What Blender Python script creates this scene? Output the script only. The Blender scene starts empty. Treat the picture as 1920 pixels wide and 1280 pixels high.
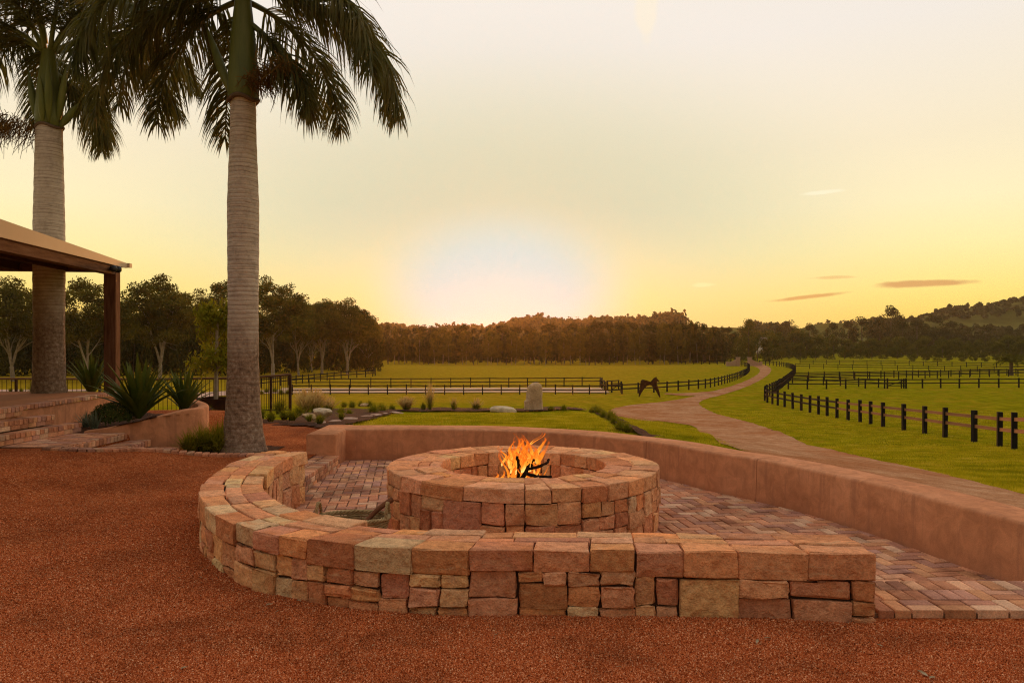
import bpy, math, random
import numpy as np
from mathutils import Vector, Matrix

# ---------------------------------------------------------------- camera, sky, sun, exposure
F, H, CZ = 1400.0, 650.0, 1.7            # focal length and horizon row in photo pixels, eye height in metres
scene = bpy.context.scene
COL = scene.collection
cam_d = bpy.data.cameras.new('camera'); cam = bpy.data.objects.new('camera', cam_d); COL.objects.link(cam)
cam.location = (0, 0, CZ); cam.rotation_euler = (math.pi/2, 0, 0)
cam_d.sensor_width = 36; cam_d.lens = 36*F/1920; cam_d.shift_y = (H-640)/1920
cam_d.clip_start = .1; cam_d.clip_end = 12000
scene.camera = cam
scene.view_settings.view_transform = 'Standard'; scene.view_settings.look = 'None'
scene.view_settings.gamma = 1; scene.view_settings.exposure = 0.07; scene.view_settings.use_curve_mapping = False
scene.render.engine = 'CYCLES'
scene.cycles.use_denoising = True; scene.cycles.denoiser = 'OPENIMAGEDENOISE'; scene.cycles.denoising_input_passes = 'RGB_ALBEDO_NORMAL'; scene.cycles.denoising_prefilter = 'NONE'
scene.cycles.pixel_filter_type = 'BLACKMAN_HARRIS'; scene.cycles.filter_width = 1.15
scene.cycles.sample_clamp_indirect = 8.0
scene.cycles.max_bounces = 8; scene.cycles.diffuse_bounces = 3; scene.cycles.transparent_max_bounces = 24
scene.cycles.volume_bounces = 0
SUN_EL, SUN_AZ = math.radians(4.5), math.radians(-0.8)      # low sun just over the ridge, dead ahead
SUN_DIR = Vector((math.sin(SUN_AZ)*math.cos(SUN_EL), math.cos(SUN_AZ)*math.cos(SUN_EL), math.sin(SUN_EL)))

class NT:
    """short-hand for building node trees"""
    def __init__(s, tree): s.t = tree; s.n = tree.nodes; s.l = tree.links
    def node(s, typ, **kw):
        n = s.n.new(typ)
        for k, v in kw.items(): setattr(n, k, v)
        return n
    def put(s, sock, v):
        if isinstance(v, bpy.types.NodeSocket): s.l.new(v, sock)
        elif v is not None:
            if sock.type == 'RGBA' and len(v) == 3: v = (*v, 1)
            sock.default_value = v
    def math(s, op, a, b=None, c=None, clamp=False):
        n = s.node('ShaderNodeMath', operation=op, use_clamp=clamp)
        s.put(n.inputs[0], a); s.put(n.inputs[1], b)
        if c is not None: s.put(n.inputs[2], c)
        return n.outputs[0]
    def vmath(s, op, a, b=None, out=0):
        n = s.node('ShaderNodeVectorMath', operation=op)
        s.put(n.inputs[0], a)
        if b is not None: s.put(n.inputs[1], b)
        return n.outputs[out]
    def mix(s, f, a, b, blend='MIX'):
        n = s.node('ShaderNodeMix', data_type='RGBA', blend_type=blend)
        s.put(n.inputs[0], f); s.put(n.inputs[6], a); s.put(n.inputs[7], b)
        return n.outputs[2]
    def ramp(s, f, stops, interp='LINEAR'):
        n = s.node('ShaderNodeValToRGB'); r = n.color_ramp; r.interpolation = interp
        while len(r.elements) > 1: r.elements.remove(r.elements[-1])
        r.elements[0].position = stops[0][0]; r.elements[0].color = (*stops[0][1], 1)
        for p, c in stops[1:]:
            e = r.elements.new(p); e.color = (*c, 1)
        s.put(n.inputs[0], f); return n.outputs[0]
    def noise(s, vec, scale, detail=4, rough=.55, dist=0.0, out=0):
        n = s.node('ShaderNodeTexNoise'); s.put(n.inputs['Vector'], vec)
        n.inputs['Scale'].default_value = scale; n.inputs['Detail'].default_value = detail
        n.inputs['Roughness'].default_value = rough; n.inputs['Distortion'].default_value = dist
        return n.outputs[out]
    def voro(s, vec, scale, feature='F1', out=0, rnd=1.0):
        n = s.node('ShaderNodeTexVoronoi', feature=feature); s.put(n.inputs['Vector'], vec)
        n.inputs['Scale'].default_value = scale; n.inputs['Randomness'].default_value = rnd
        return n.outputs[out]
    def mapr(s, v, a, b, c=0.0, d=1.0, smooth=False):
        n = s.node('ShaderNodeMapRange'); n.clamp = True
        if smooth: n.interpolation_type = 'SMOOTHSTEP'
        s.put(n.inputs[0], v)
        for i, x in enumerate((a, b, c, d)): n.inputs[i+1].default_value = x
        return n.outputs[0]

world = bpy.data.worlds.new('World'); scene.world = world; world.use_nodes = True
def build_sky():
    w = NT(world.node_tree); w.n.clear()
    out = w.node('ShaderNodeOutputWorld'); bg = w.node('ShaderNodeBackground')
    w.l.new(bg.outputs[0], out.inputs[0])
    d = w.node('ShaderNodeTexCoord').outputs['Generated']
    d = w.vmath('NORMALIZE', d)
    sep = w.node('ShaderNodeSeparateXYZ'); w.put(sep.inputs[0], d)
    el = w.math('ARCSINE', sep.outputs[2])                                    # elevation, radians
    # dusk colours by elevation: gold at the horizon, cream, then a pale warm grey overhead
    sky = w.ramp(w.math('MULTIPLY', el, 1/1.5708, clamp=True), [
        (0.0, (1.05, .60, .085)), (.022, (1.05, .70, .13)), (.041, (1.03, .79, .22)), (.077, (1.0, .85, .40)), (.11, (.985, .855, .52)), (.155, (.91, .795, .565)),
        (.24, (.87, .80, .72)), (.35, (.88, .82, .75)), (.6, (.88, .83, .77)), (1.0, (.86, .82, .78))])
    # the sky dims smoothly with the angle from the sunset
    dot = w.vmath('DOT_PRODUCT', d, tuple(SUN_DIR), out=1)
    away = w.mapr(dot, -.8, .35, .36, 1.0, smooth=True)
    sky = w.mix(1.0, sky, w.mix(away, (0, 0, 0), (1, 1, 1)), 'MULTIPLY')
    # broad pale aureole and the burnt-out white round the sun
    az = w.math('SUBTRACT', w.math('ARCTAN2', sep.outputs[0], sep.outputs[1]), SUN_AZ)
    de = w.math('SUBTRACT', el, math.radians(3.9))
    q = w.math('SQRT', w.math('ADD', w.math('POWER', w.math('DIVIDE', az, 1.55), 2.0), w.math('POWER', de, 2.0)))
    aur = w.math('MULTIPLY', w.mapr(q, .10, .38, 1.0, 0.0, smooth=True), w.mapr(el, .05, .20, .40, .92, smooth=True))
    sky = w.mix(aur, sky, (.52, .565, .42))
    core = w.mapr(q, .050, .130, 1.0, 0.0, smooth=True)
    sky = w.mix(w.math('MULTIPLY', core, .95), sky, (.36, .62, .68))
    # thin lit streaks of cloud low in the sky and two faint wisps higher up
    def streak(px, py, half_w, half_h, tilt, col, amt, scale):
        nonlocal sky
        a0 = math.atan2(px-960, F); e0 = math.atan2(H-py, math.hypot(F, px-960))
        dx = w.math('SUBTRACT', w.math('ARCTAN2', sep.outputs[0], sep.outputs[1]), a0)
        dy = w.math('SUBTRACT', w.math('SUBTRACT', el, e0), w.math('MULTIPLY', dx, tilt))
        cv = w.node('ShaderNodeCombineXYZ'); w.put(cv.inputs[0], w.math('MULTIPLY', dx, .25)); w.put(cv.inputs[1], dy)
        cv.inputs[2].default_value = px*.01
        n = w.noise(cv.outputs[0], scale, 5, .6)
        r = w.math('SQRT', w.math('ADD', w.math('POWER', w.math('DIVIDE', dx, half_w/F), 2.0), w.math('POWER', w.math('DIVIDE', dy, half_h/F), 2.0)))
        m = w.mapr(w.math('ADD', r, w.math('MULTIPLY', w.math('SUBTRACT', n, .5), 1.5)), .45, 1.0, 1.0, 0.0, smooth=True)
        sky = w.mix(w.math('MULTIPLY', m, amt), sky, col)
    streak(1752, 531, 105, 7.5, .0, (.62, .27, .10), .78, 60)
    streak(1512, 557, 75, 4.5, .1, (.66, .28, .08), .75, 70)
    streak(1565, 520, 40, 3.5, .0, (.80, .42, .14), .5, 80)
    streak(1318, 534, 26, 5.0, .0, (1.0, .86, .45), .6, 80)
    streak(1540, 361, 42, 4.5, .03, (.98, .93, .70), .55, 60)
    streak(1212, 30, 22, 55, .0, (.97, .84, .62), .5, 30)
    nish = w.node('ShaderNodeTexSky', sky_type='NISHITA', sun_disc=False)
    nish.sun_elevation = SUN_EL; nish.sun_rotation = SUN_AZ; nish.dust_density = 3.0
    add = w.mix(1.0, sky, w.mix(1.0, nish.outputs[0], (.0025, .0025, .0025), 'MULTIPLY'), 'ADD')
    w.l.new(add, bg.inputs[0]); bg.inputs[1].default_value = 1.0
build_sky()

sun_d = bpy.data.lights.new('sun', 'SUN'); sun_d.energy = 1.6; sun_d.color = (1.0, .33, .055); sun_d.angle = math.radians(5)
sun = bpy.data.objects.new('sun', sun_d); COL.objects.link(sun)
sun.location = (0, 300, 60)
sun.rotation_euler = (-SUN_DIR).to_track_quat('-Z', 'Y').to_euler()

# ---------------------------------------------------------------- helpers
R = random.Random(11)
NR = np.random.default_rng(11)
def P(px, py, z=0.0):
    y = (CZ-z)*F/(py-H); return ((px-960)/F*y, y, z)
def PX(px, y): return (px-960)/F*y
def PZ(py, y): return CZ-(py-H)*y/F
def sstep(a, b, x):
    t = np.clip((np.asarray(x, float)-a)/(b-a), 0, 1); return t*t*(3-2*t)

def tag(o, label=None, cat=None, group=None, kind=None):
    if label: o['label'] = label
    if cat: o['category'] = cat
    if group: o['group'] = group
    if kind: o['kind'] = kind
    return o
def thing(name, label, cat, loc=(0, 0, 0), group=None, rz=0.0):
    o = bpy.data.objects.new(name, None); COL.objects.link(o); o.empty_display_size = .2
    o.location = loc; o.rotation_euler = (0, 0, rz)
    return tag(o, label, cat, group)
def mesh(name, V, Fc, mat=None, smooth=False):
    """Fc: list of index arrays / one array per polygon size"""
    V = np.asarray(V, np.float32).reshape(-1, 3)
    me = bpy.data.meshes.new(name)
    blocks = [np.asarray(f, np.int32) for f in (Fc if isinstance(Fc, list) else [Fc])]
    blocks = [b for b in blocks if b.size]
    loops = np.concatenate([b.ravel() for b in blocks])
    tot = np.concatenate([np.full(len(b), b.shape[1], np.int32) for b in blocks])
    start = np.concatenate([[0], np.cumsum(tot)[:-1]]).astype(np.int32)
    me.vertices.add(len(V)); me.vertices.foreach_set('co', V.ravel())
    me.loops.add(len(loops)); me.loops.foreach_set('vertex_index', loops)
    me.polygons.add(len(tot)); me.polygons.foreach_set('loop_start', start); me.polygons.foreach_set('loop_total', tot)
    me.update(calc_edges=True); me.validate()
    me.polygons.foreach_set('use_smooth', np.full(len(me.polygons), bool(smooth)))
    if smooth == 'auto': me.set_sharp_from_angle(angle=math.radians(27))
    if mat: me.materials.append(mat)
    return me
def link(name, me, parent=None, loc=(0, 0, 0)):
    o = bpy.data.objects.new(name, me); COL.objects.link(o); o.location = loc
    if parent: o.parent = parent
    return o
def wpos(o):
    p = Vector((0, 0, 0))
    while o: p += o.location; o = o.parent
    return p
def obj(name, V, Fc, mat, parent=None, smooth=False, origin=None):
    """V in world coordinates; parents are unrotated Empties or meshes"""
    V = np.asarray(V, float).reshape(-1, 3)
    base = np.array(wpos(parent)) if parent else np.zeros(3)
    org = np.array(origin) if origin is not None else (base if parent else np.zeros(3))
    return link(name, mesh(name, V-org, Fc, mat, smooth), parent, tuple(org-base))
def copy_tree(o, parent=None):
    c = o.copy(); COL.objects.link(c); c.parent = parent
    for ch in o.children: copy_tree(ch, c)
    return c

class MB:
    """collects quads and triangles"""
    def __init__(s): s.V = []; s.Q = []; s.T = []; s.n = 0
    def add(s, V, Q=None, T=None):
        V = np.asarray(V, float).reshape(-1, 3)
        if Q is not None and len(Q): s.Q.append(np.asarray(Q, int)+s.n)
        if T is not None and len(T): s.T.append(np.asarray(T, int)+s.n)
        s.V.append(V); s.n += len(V)
    def box(s, a, b):
        (x0, y0, z0), (x1, y1, z1) = a, b
        s.add([(x0,y0,z0),(x1,y0,z0),(x1,y1,z0),(x0,y1,z0),(x0,y0,z1),(x1,y0,z1),(x1,y1,z1),(x0,y1,z1)],
              [(0,3,2,1),(4,5,6,7),(0,1,5,4),(1,2,6,5),(2,3,7,6),(3,0,4,7)])
    def tube(s, pts, rad, n=6, cap=True):
        pts = np.asarray(pts, float); m = len(pts); rad = np.broadcast_to(rad, m)
        tan = np.gradient(pts, axis=0); tan /= np.linalg.norm(tan, axis=1)[:, None]+1e-9
        ref = np.array([0, 0, 1.0]) if abs(tan[:, 2]).mean() < .8 else np.array([1.0, 0, 0])
        a = np.cross(tan, ref); a /= np.linalg.norm(a, axis=1)[:, None]+1e-9
        b = np.cross(tan, a)
        th = np.linspace(0, 2*np.pi, n, endpoint=False)
        V = pts[:, None]+rad[:, None, None]*(a[:, None]*np.cos(th)[None, :, None]+b[:, None]*np.sin(th)[None, :, None])
        i = np.arange(m-1)[:, None]*n; j = np.arange(n)[None]
        Q = np.stack([i+j, i+(j+1) % n, i+n+(j+1) % n, i+n+j], -1).reshape(-1, 4)
        T = None
        V = V.reshape(-1, 3)
        if cap:
            V = np.vstack([V, pts[0], pts[-1]]); k = m*n; jj = np.arange(n)
            T = np.vstack([np.stack([np.full(n, k), (jj+1) % n, jj], 1), np.stack([np.full(n, k+1), (m-1)*n+jj, (m-1)*n+(jj+1) % n], 1)])
        s.add(V, Q, T)
    def grid(s, G):
        m, n = G.shape[:2]
        i = np.arange(m-1)[:, None]*n; j = np.arange(n-1)[None]
        s.add(G.reshape(-1, 3), np.stack([i+j, i+j+1, i+n+j+1, i+n+j], -1).reshape(-1, 4))
    def build(s, name, mat, parent=None, smooth=False, origin=None):
        return obj(name, np.vstack(s.V), s.faces(), mat, parent, smooth, origin)
    def faces(s):
        return [f for f in ([np.vstack(s.Q)] if s.Q else [])+([np.vstack(s.T)] if s.T else [])]
    def me(s, name, mat, smooth=False): return mesh(name, np.vstack(s.V), s.faces(), mat, smooth)

def catmull(pts, n=8):
    p = np.asarray(pts, float); p = np.vstack([2*p[0]-p[1], p, 2*p[-1]-p[-2]])
    out = []
    t = np.linspace(0, 1, n, endpoint=False)[:, None]
    for i in range(1, len(p)-2):
        a, b, c, d = p[i-1], p[i], p[i+1], p[i+2]
        out.append(.5*((2*b)+(-a+c)*t+(2*a-5*b+4*c-d)*t*t+(-a+3*b-3*c+d)*t**3))
    return np.vstack(out+[p[-2][None]])
class Path:
    def __init__(s, pts):
        s.p = np.asarray(pts, float); s.s = np.concatenate([[0], np.cumsum(np.linalg.norm(np.diff(s.p, axis=0), axis=1))]); s.L = s.s[-1]
    def at(s, t): return np.stack([np.interp(t, s.s, s.p[:, k]) for k in range(s.p.shape[1])], -1)
    def tan(s, t):
        v = s.at(np.minimum(np.asarray(t, float)+.02, s.L))-s.at(np.maximum(np.asarray(t, float)-.02, 0))
        return v/(np.linalg.norm(v, axis=-1, keepdims=True)+1e-9)
def inside(poly, x, y):
    poly = np.asarray(poly, float); x = np.asarray(x, float); y = np.asarray(y, float)
    r = np.zeros(np.broadcast(x, y).shape, bool); j = len(poly)-1
    for i in range(len(poly)):
        xi, yi = poly[i][:2]; xj, yj = poly[j][:2]
        if yi != yj:
            r ^= ((yi > y) != (yj > y)) & (x < (xj-xi)*(y-yi)/(yj-yi)+xi)
        j = i
    return r
def vnoise(p, seed=0):
    """cheap smooth value noise, p (...,k) -> [-1,1]"""
    p = np.asarray(p, float); out = 0
    rr = np.random.default_rng(seed)
    for k in range(5):
        d = rr.normal(size=p.shape[-1]); ph = rr.uniform(0, 6.28); out = out+np.sin(p@d*(1+.35*k)+ph)
    return out/5

# ---------------------------------------------------------------- materials
def M(name, cols, scale=4.0, rough=.9, bump=.25, bscale=40.0, detail=5, objcol=0.0, transl=0.0, spec=.06, stain=0.0, vec_scale=None, metal=0.0, fine=0.0, dist=.002):
    m = bpy.data.materials.new(name); m.use_nodes = True
    t = NT(m.node_tree); b = m.node_tree.nodes['Principled BSDF']
    co = t.node('ShaderNodeTexCoord').outputs['Object']
    if vec_scale: co = t.vmath('MULTIPLY', co, vec_scale)
    n = t.noise(co, scale, detail, .6)
    k = len(cols)
    c = t.ramp(n, [(.28+.44*i/max(1, k-1), cols[i]) for i in range(k)]) if k > 1 else cols[0]
    if objcol:
        oi = t.node('ShaderNodeObjectInfo').outputs['Color']
        c = t.mix(objcol, c, t.mix(1.0, oi, t.ramp(n, [(.2, (.72, .72, .72)), (.8, (1.25, 1.2, 1.15))]), 'MULTIPLY'))
    if fine:
        f = t.noise(co, bscale*1.7, 3, .7)
        c = t.mix(fine, c, t.mix(1.0, c, t.ramp(f, [(.3, (.45, .45, .45)), (.7, (1.5, 1.5, 1.5))]), 'MULTIPLY'))
    if stain:
        pos = t.node('ShaderNodeNewGeometry').outputs['Position']
        c = t.mix(t.mapr(t.noise(pos, 1.4, 6, .65, .5), .44, .66, 0, stain, smooth=True), c, t.mix(1.0, c, (.34,.30,.28), 'MULTIPLY'))
    t.put(b.inputs['Base Color'], c)
    b.inputs['Roughness'].default_value = rough; b.inputs['Specular IOR Level'].default_value = spec; b.inputs['Metallic'].default_value = metal
    if bump:
        bn = t.node('ShaderNodeBump'); bn.inputs['Strength'].default_value = bump; bn.inputs['Distance'].default_value = dist*10
        t.put(bn.inputs['Height'], t.noise(co, bscale, 6, .65)); t.l.new(bn.outputs[0], b.inputs['Normal'])
    if transl:
        tr = t.node('ShaderNodeBsdfTranslucent'); t.put(tr.inputs[0], c)
        mx = t.node('ShaderNodeMixShader'); mx.inputs[0].default_value = transl
        t.l.new(b.outputs[0], mx.inputs[1]); t.l.new(tr.outputs[0], mx.inputs[2])
        t.l.new(mx.outputs[0], m.node_tree.nodes['Material Output'].inputs[0])
    return m
MAT = {}
MAT['core'] = M('dark_joint', [(.05,.028,.018),(.08,.04,.025)], 8, 1, .3)
MAT['brick'] = M('clay_brick', [(.36,.15,.08),(.50,.23,.125),(.58,.31,.17)], 9, .9, .6, 45, 6, objcol=.8, fine=.4, stain=.75)
MAT['mortar'] = M('sandy_mortar', [(.17,.09,.055),(.25,.14,.085)], 9, 1, .3, 80)
def plaster_mat():
    m = bpy.data.materials.new('terracotta_render'); m.use_nodes = True; t = NT(m.node_tree); b = m.node_tree.nodes['Principled BSDF']
    co = t.node('ShaderNodeTexCoord').outputs['Object']
    big = t.noise(co, 1.1, 6, .6, .4); mid = t.noise(co, 6, 6, .65, .6); st = t.noise(t.vmath('MULTIPLY', co, (5, 5, .35)), 2.0, 5, .65); fin = t.noise(co, 190, 3, .7)
    c = t.ramp(big, [(.28, (.50,.205,.10)), (.5, (.64,.275,.135)), (.72, (.72,.33,.175))])
    c = t.mix(t.mapr(mid, .38, .66, 0, .7), c, t.mix(1.0, c, (.62,.60,.60), 'MULTIPLY'))
    c = t.mix(t.mapr(st, .50, .68, 0, .6, smooth=True), c, (.38,.165,.09))
    sep = t.node('ShaderNodeSeparateXYZ'); t.put(sep.inputs[0], co)
    c = t.mix(t.mapr(t.math('ADD', sep.outputs[2], t.math('MULTIPLY', mid, .14)), .04, .15, .55, 0, smooth=True), c, (.34,.145,.08))     # splashed dirt along the foot
    c = t.mix(.22, c, t.mix(1.0, c, t.ramp(fin, [(.3, (.5,.5,.5)), (.7, (1.5,1.5,1.5))]), 'MULTIPLY'))
    t.put(b.inputs['Base Color'], c); b.inputs['Roughness'].default_value = .95; b.inputs['Specular IOR Level'].default_value = .03
    bn = t.node('ShaderNodeBump'); bn.inputs['Strength'].default_value = .7; bn.inputs['Distance'].default_value = .012
    t.put(bn.inputs['Height'], t.math('ADD', t.math('MULTIPLY', mid, 1.0), t.math('MULTIPLY', fin, .35))); t.l.new(bn.outputs[0], b.inputs['Normal'])
    return m
MAT['plaster'] = plaster_mat()
MAT['bark_palm'] = None
MAT['timber'] = M('dark_hardwood', [(.06,.026,.014),(.14,.06,.032),(.2,.095,.055)], 3, .8, .4, 30, 6, vec_scale=(6,6,.6), fine=.3)
MAT['beam'] = M('weathered_beam', [(.07,.028,.014),(.16,.07,.035),(.22,.11,.06)], 3, .8, .4, 30, 6, vec_scale=(3,.5,6), fine=.3)
MAT['barge'] = M('cream_painted_metal', [(.62,.45,.28),(.68,.50,.32)], 1, .5, .05)
MAT['soffit'] = M('stained_soffit', [(.07,.022,.012),(.10,.035,.02)], 2, .8, .2, 20, vec_scale=(1,6,1))
MAT['black_post'] = M('black_stained_post', [(.010,.009,.008),(.03,.026,.022)], 5, .85, .4, 30, 5, vec_scale=(4,4,.5), fine=.4)
MAT['rail_brown'] = M('raw_timber_rail', [(.15,.066,.028),(.29,.13,.058),(.37,.18,.085)], 3, .85, .4, 25, 5, fine=.3)
MAT['rail_black'] = M('black_rail', [(.012,.010,.008),(.035,.028,.022)], 3, .85, .2, 25)
MAT['rust'] = M('rusted_steel', [(.02,.008,.004),(.045,.016,.007),(.075,.027,.011)], 4, .8, .3, 60, fine=.3)
MAT['iron'] = M('brown_iron', [(.045,.02,.012),(.075,.034,.02)], 5, .6, .1, 50, metal=.3)
MAT['rail_top'] = M('timber_handrail', [(.14,.06,.03),(.24,.12,.065)], 4, .7, .2, 30)
MAT['mulch'] = M('bark_mulch', [(.03,.014,.009),(.07,.032,.02),(.13,.065,.042)], 30, 1, .9, 60, 5, fine=.5, dist=.004)
MAT['rock'] = M('weathered_rock', [(.44,.27,.14),(.60,.39,.22),(.70,.50,.31)], 3, .95, .9, 12, 8, fine=.35, dist=.006)
MAT['rock_pale'] = M('pale_rock', [(.44,.32,.20),(.62,.48,.32),(.74,.59,.42)], 3, .95, .8, 12, 8, fine=.3, dist=.005)
MAT['flag'] = M('sandstone_flag', [(.34,.20,.14),(.46,.29,.21),(.54,.40,.32)], 4, .95, .6, 18, 7, fine=.3)
MAT['sand'] = M('arena_sand', [(.42,.26,.16),(.50,.32,.20),(.56,.37,.24)], .6, 1, .2, 3, 5)
MAT['path'] = M('pink_path', [(.48,.28,.20),(.58,.36,.26)], 2, 1, .2, 30)
MAT['frond'] = M('palm_leaf', [(.045,.052,.008),(.12,.112,.018),(.25,.18,.042)], 1.2, .6, 0, transl=.4, spec=.35)
MAT['shaft'] = M('crown_shaft', [(.075,.092,.012),(.12,.135,.018),(.17,.17,.03)], 2, .5, .1, 8, vec_scale=(5,5,.4), spec=.4)
MAT['bloom'] = M('palm_flower_stalk', [(.16,.09,.02),(.24,.13,.03)], 3, .8, 0, transl=.3)
MAT['gum_leaf'] = M('gum_leaf', [(.06,.052,.006),(.13,.105,.012),(.23,.17,.022)], .5, .75, 0, transl=.45)
MAT['dark_leaf'] = M('dense_leaf', [(.034,.032,.005),(.070,.060,.008),(.12,.094,.013)], .4, .8, 0, transl=.3)
MAT['olive_leaf'] = M('orchard_leaf', [(.05,.052,.003),(.10,.096,.006),(.17,.148,.012)], .45, .75, 0, transl=.3)
MAT['hill_leaf'] = M('ridge_forest', [(.05,.044,.010),(.085,.07,.014),(.12,.095,.02)], .05, .85, 0, transl=.2)
MAT['gum_bark'] = M('pale_gum_bark', [(.20,.145,.10),(.36,.28,.21),(.44,.36,.28)], 1.5, .9, .3, 10, fine=.25)
MAT['bark'] = M('grey_bark', [(.10,.065,.04),(.19,.13,.085)], 2, .95, .3, 10)
MAT['agave'] = M('spear_lily_leaf', [(.045,.066,.007),(.085,.105,.012),(.14,.15,.022)], 2.5, .55, 0, transl=.2, spec=.12)
MAT['shrub'] = M('clipped_shrub_leaf', [(.032,.042,.009),(.062,.076,.015),(.09,.105,.022)], 4, .8, 0, transl=.2)
MAT['lomandra'] = M('strappy_leaf', [(.13,.125,.005),(.23,.21,.010),(.34,.29,.025)], 3, .7, 0, transl=.4)
MAT['bluegrass'] = M('blue_grey_leaf', [(.13,.15,.09),(.22,.24,.15)], 3, .7, 0, transl=.15)
MAT['plume'] = M('dry_grass_plume', [(.46,.29,.09),(.68,.46,.17)], 3, .9, 0, transl=.5)
MAT['char'] = M('charred_wood', [(.006,.004,.003),(.02,.011,.007),(.035,.018,.010)], 10, .95, .7, 40)
MAT['ash'] = M('ash_bed', [(.16,.12,.09),(.32,.26,.2)], 8, 1, .6, 50)
MAT['wicker'] = M('wicker', [(.26,.165,.07),(.46,.32,.16)], 12, .8, .3, 60)
MAT['stick'] = M('red_brown_branch', [(.13,.045,.02),(.22,.085,.038)], 6, .7, .4, 40)
MAT['white'] = M('white_paint', [(.72,.68,.62)], 2, .5, 0)
MAT['lamp_metal'] = M('dark_lamp_metal', [(.03,.03,.032),(.05,.05,.052)], 4, .4, 0, metal=.6)
MAT['housewall'] = M('house_wall', [(.66,.6,.52)], 1, .8, 0)
MAT['houseroof'] = M('house_roof', [(.22,.17,.14)], 1, .8, 0)
MAT['pillar'] = M('gate_stone', [(.40,.24,.16),(.52,.33,.22)], 2, .9, .4, 8)

def stone_mat():
    m = bpy.data.materials.new('sandstone'); m.use_nodes = True
    t = NT(m.node_tree); b = m.node_tree.nodes['Principled BSDF']
    co = t.node('ShaderNodeTexCoord').outputs['Object']; oi = t.node('ShaderNodeObjectInfo')
    off = t.node('ShaderNodeCombineXYZ'); t.put(off.inputs[0], t.math('MULTIPLY', oi.outputs['Random'], 37.0)); t.put(off.inputs[1], t.math('MULTIPLY', oi.outputs['Random'], 91.0))
    v = t.vmath('ADD', co, off.outputs[0])
    big = t.noise(v, 5.0, 5, .6, .6); mid = t.noise(v, 17, 6, .65); fin = t.noise(v, 90, 4, .7)
    lay = t.noise(t.vmath('MULTIPLY', v, (2.0, 2.0, 14.0)), 2.2, 4, .6, .8)           # faint bedding
    c = t.mix(1.0, oi.outputs['Color'], t.ramp(mid, [(.25, (.62,.56,.54)), (.5, (1,1,1)), (.78, (1.32,1.30,1.25))]), 'MULTIPLY')
    c = t.mix(t.mapr(big, .50, .72, 0, .7, smooth=True), c, (.62,.22,.085))              # iron staining
    c = t.mix(t.mapr(lay, .56, .74, 0, .45, smooth=True), c, (.78,.50,.29))
    c = t.mix(t.mapr(t.noise(v, 3.2, 3), .62, .74, 0, .4, smooth=True), c, (.44,.215,.155))
    c = t.mix(.5, c, t.mix(1.0, c, t.ramp(fin, [(.3, (.55,.55,.55)), (.7, (1.4,1.4,1.4))]), 'MULTIPLY'))
    t.put(b.inputs['Base Color'], c); b.inputs['Roughness'].default_value = .92; b.inputs['Specular IOR Level'].default_value = .06
    fac = t.voro(t.vmath('ADD', v, t.vmath('MULTIPLY', t.noise(v, 9, 3, out=1), (.12, .12, .12))), 13, out=0)
    h = t.math('ADD', t.math('MULTIPLY', fac, .55), t.math('ADD', t.math('MULTIPLY', mid, 1.1), t.math('MULTIPLY', fin, .30)))
    bn = t.node('ShaderNodeBump'); bn.inputs['Strength'].default_value = 1.0; bn.inputs['Distance'].default_value = .034
    t.put(bn.inputs['Height'], h); t.l.new(bn.outputs[0], b.inputs['Normal'])
    return m
MAT['stone'] = stone_mat()
def palm_bark():
    m = bpy.data.materials.new('ringed_palm_bark'); m.use_nodes = True
    t = NT(m.node_tree); b = m.node_tree.nodes['Principled BSDF']
    co = t.node('ShaderNodeTexCoord').outputs['Object']
    sep = t.node('ShaderNodeSeparateXYZ'); t.put(sep.inputs[0], co); z = sep.outputs[2]
    wob = t.math('MULTIPLY', t.noise(co, 2.2, 4), .10)
    zz = t.math('ADD', z, wob)
    ring = t.noise(t.vmath('MULTIPLY', co, (.35, .35, 26.0)), 1.0, 3, .65)
    ring2 = t.math('ABSOLUTE', t.math('SINE', t.math('MULTIPLY', zz, 44.0)))
    c = t.ramp(ring, [(.3, (.35,.27,.205)), (.5, (.57,.465,.37)), (.72, (.70,.60,.50))])
    c = t.mix(t.math('MULTIPLY', t.mapr(ring2, .0, .34, 1.0, 0.0), t.mapr(t.noise(t.vmath('MULTIPLY', co, (3, 3, 7)), 1.0, 4, .65), .38, .62, .1, .85)), c, (.14,.09,.06))
    mot = t.noise(co, 7, 6, .7)
    c = t.mix(t.mapr(mot, .46, .66, 0, .55), c, t.mix(1.0, c, (.52,.50,.50), 'MULTIPLY'))
    blot = t.noise(co, 16, 6, .7)                                            # lichen and old bark low on the trunk
    lich = t.ramp(blot, [(.36, (.10,.055,.034)), (.50, (.22,.14,.09)), (.60, (.29,.20,.14)), (.70, (.48,.41,.33))])
    low = t.mapr(t.math('ADD', z, t.math('MULTIPLY', t.noise(co, 3, 3), 1.2)), 1.9, 3.3, .92, 0.0, smooth=True)
    c = t.mix(low, c, lich)
    t.put(b.inputs['Base Color'], c); b.inputs['Roughness'].default_value = .92; b.inputs['Specular IOR Level'].default_value = .03
    bn = t.node('ShaderNodeBump'); bn.inputs['Strength'].default_value = .6; bn.inputs['Distance'].default_value = .02
    t.put(bn.inputs['Height'], t.math('ADD', t.math('MULTIPLY', ring2, .35), blot)); t.l.new(bn.outputs[0], b.inputs['Normal'])
    return m
MAT['bark_palm'] = palm_bark()

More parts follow.
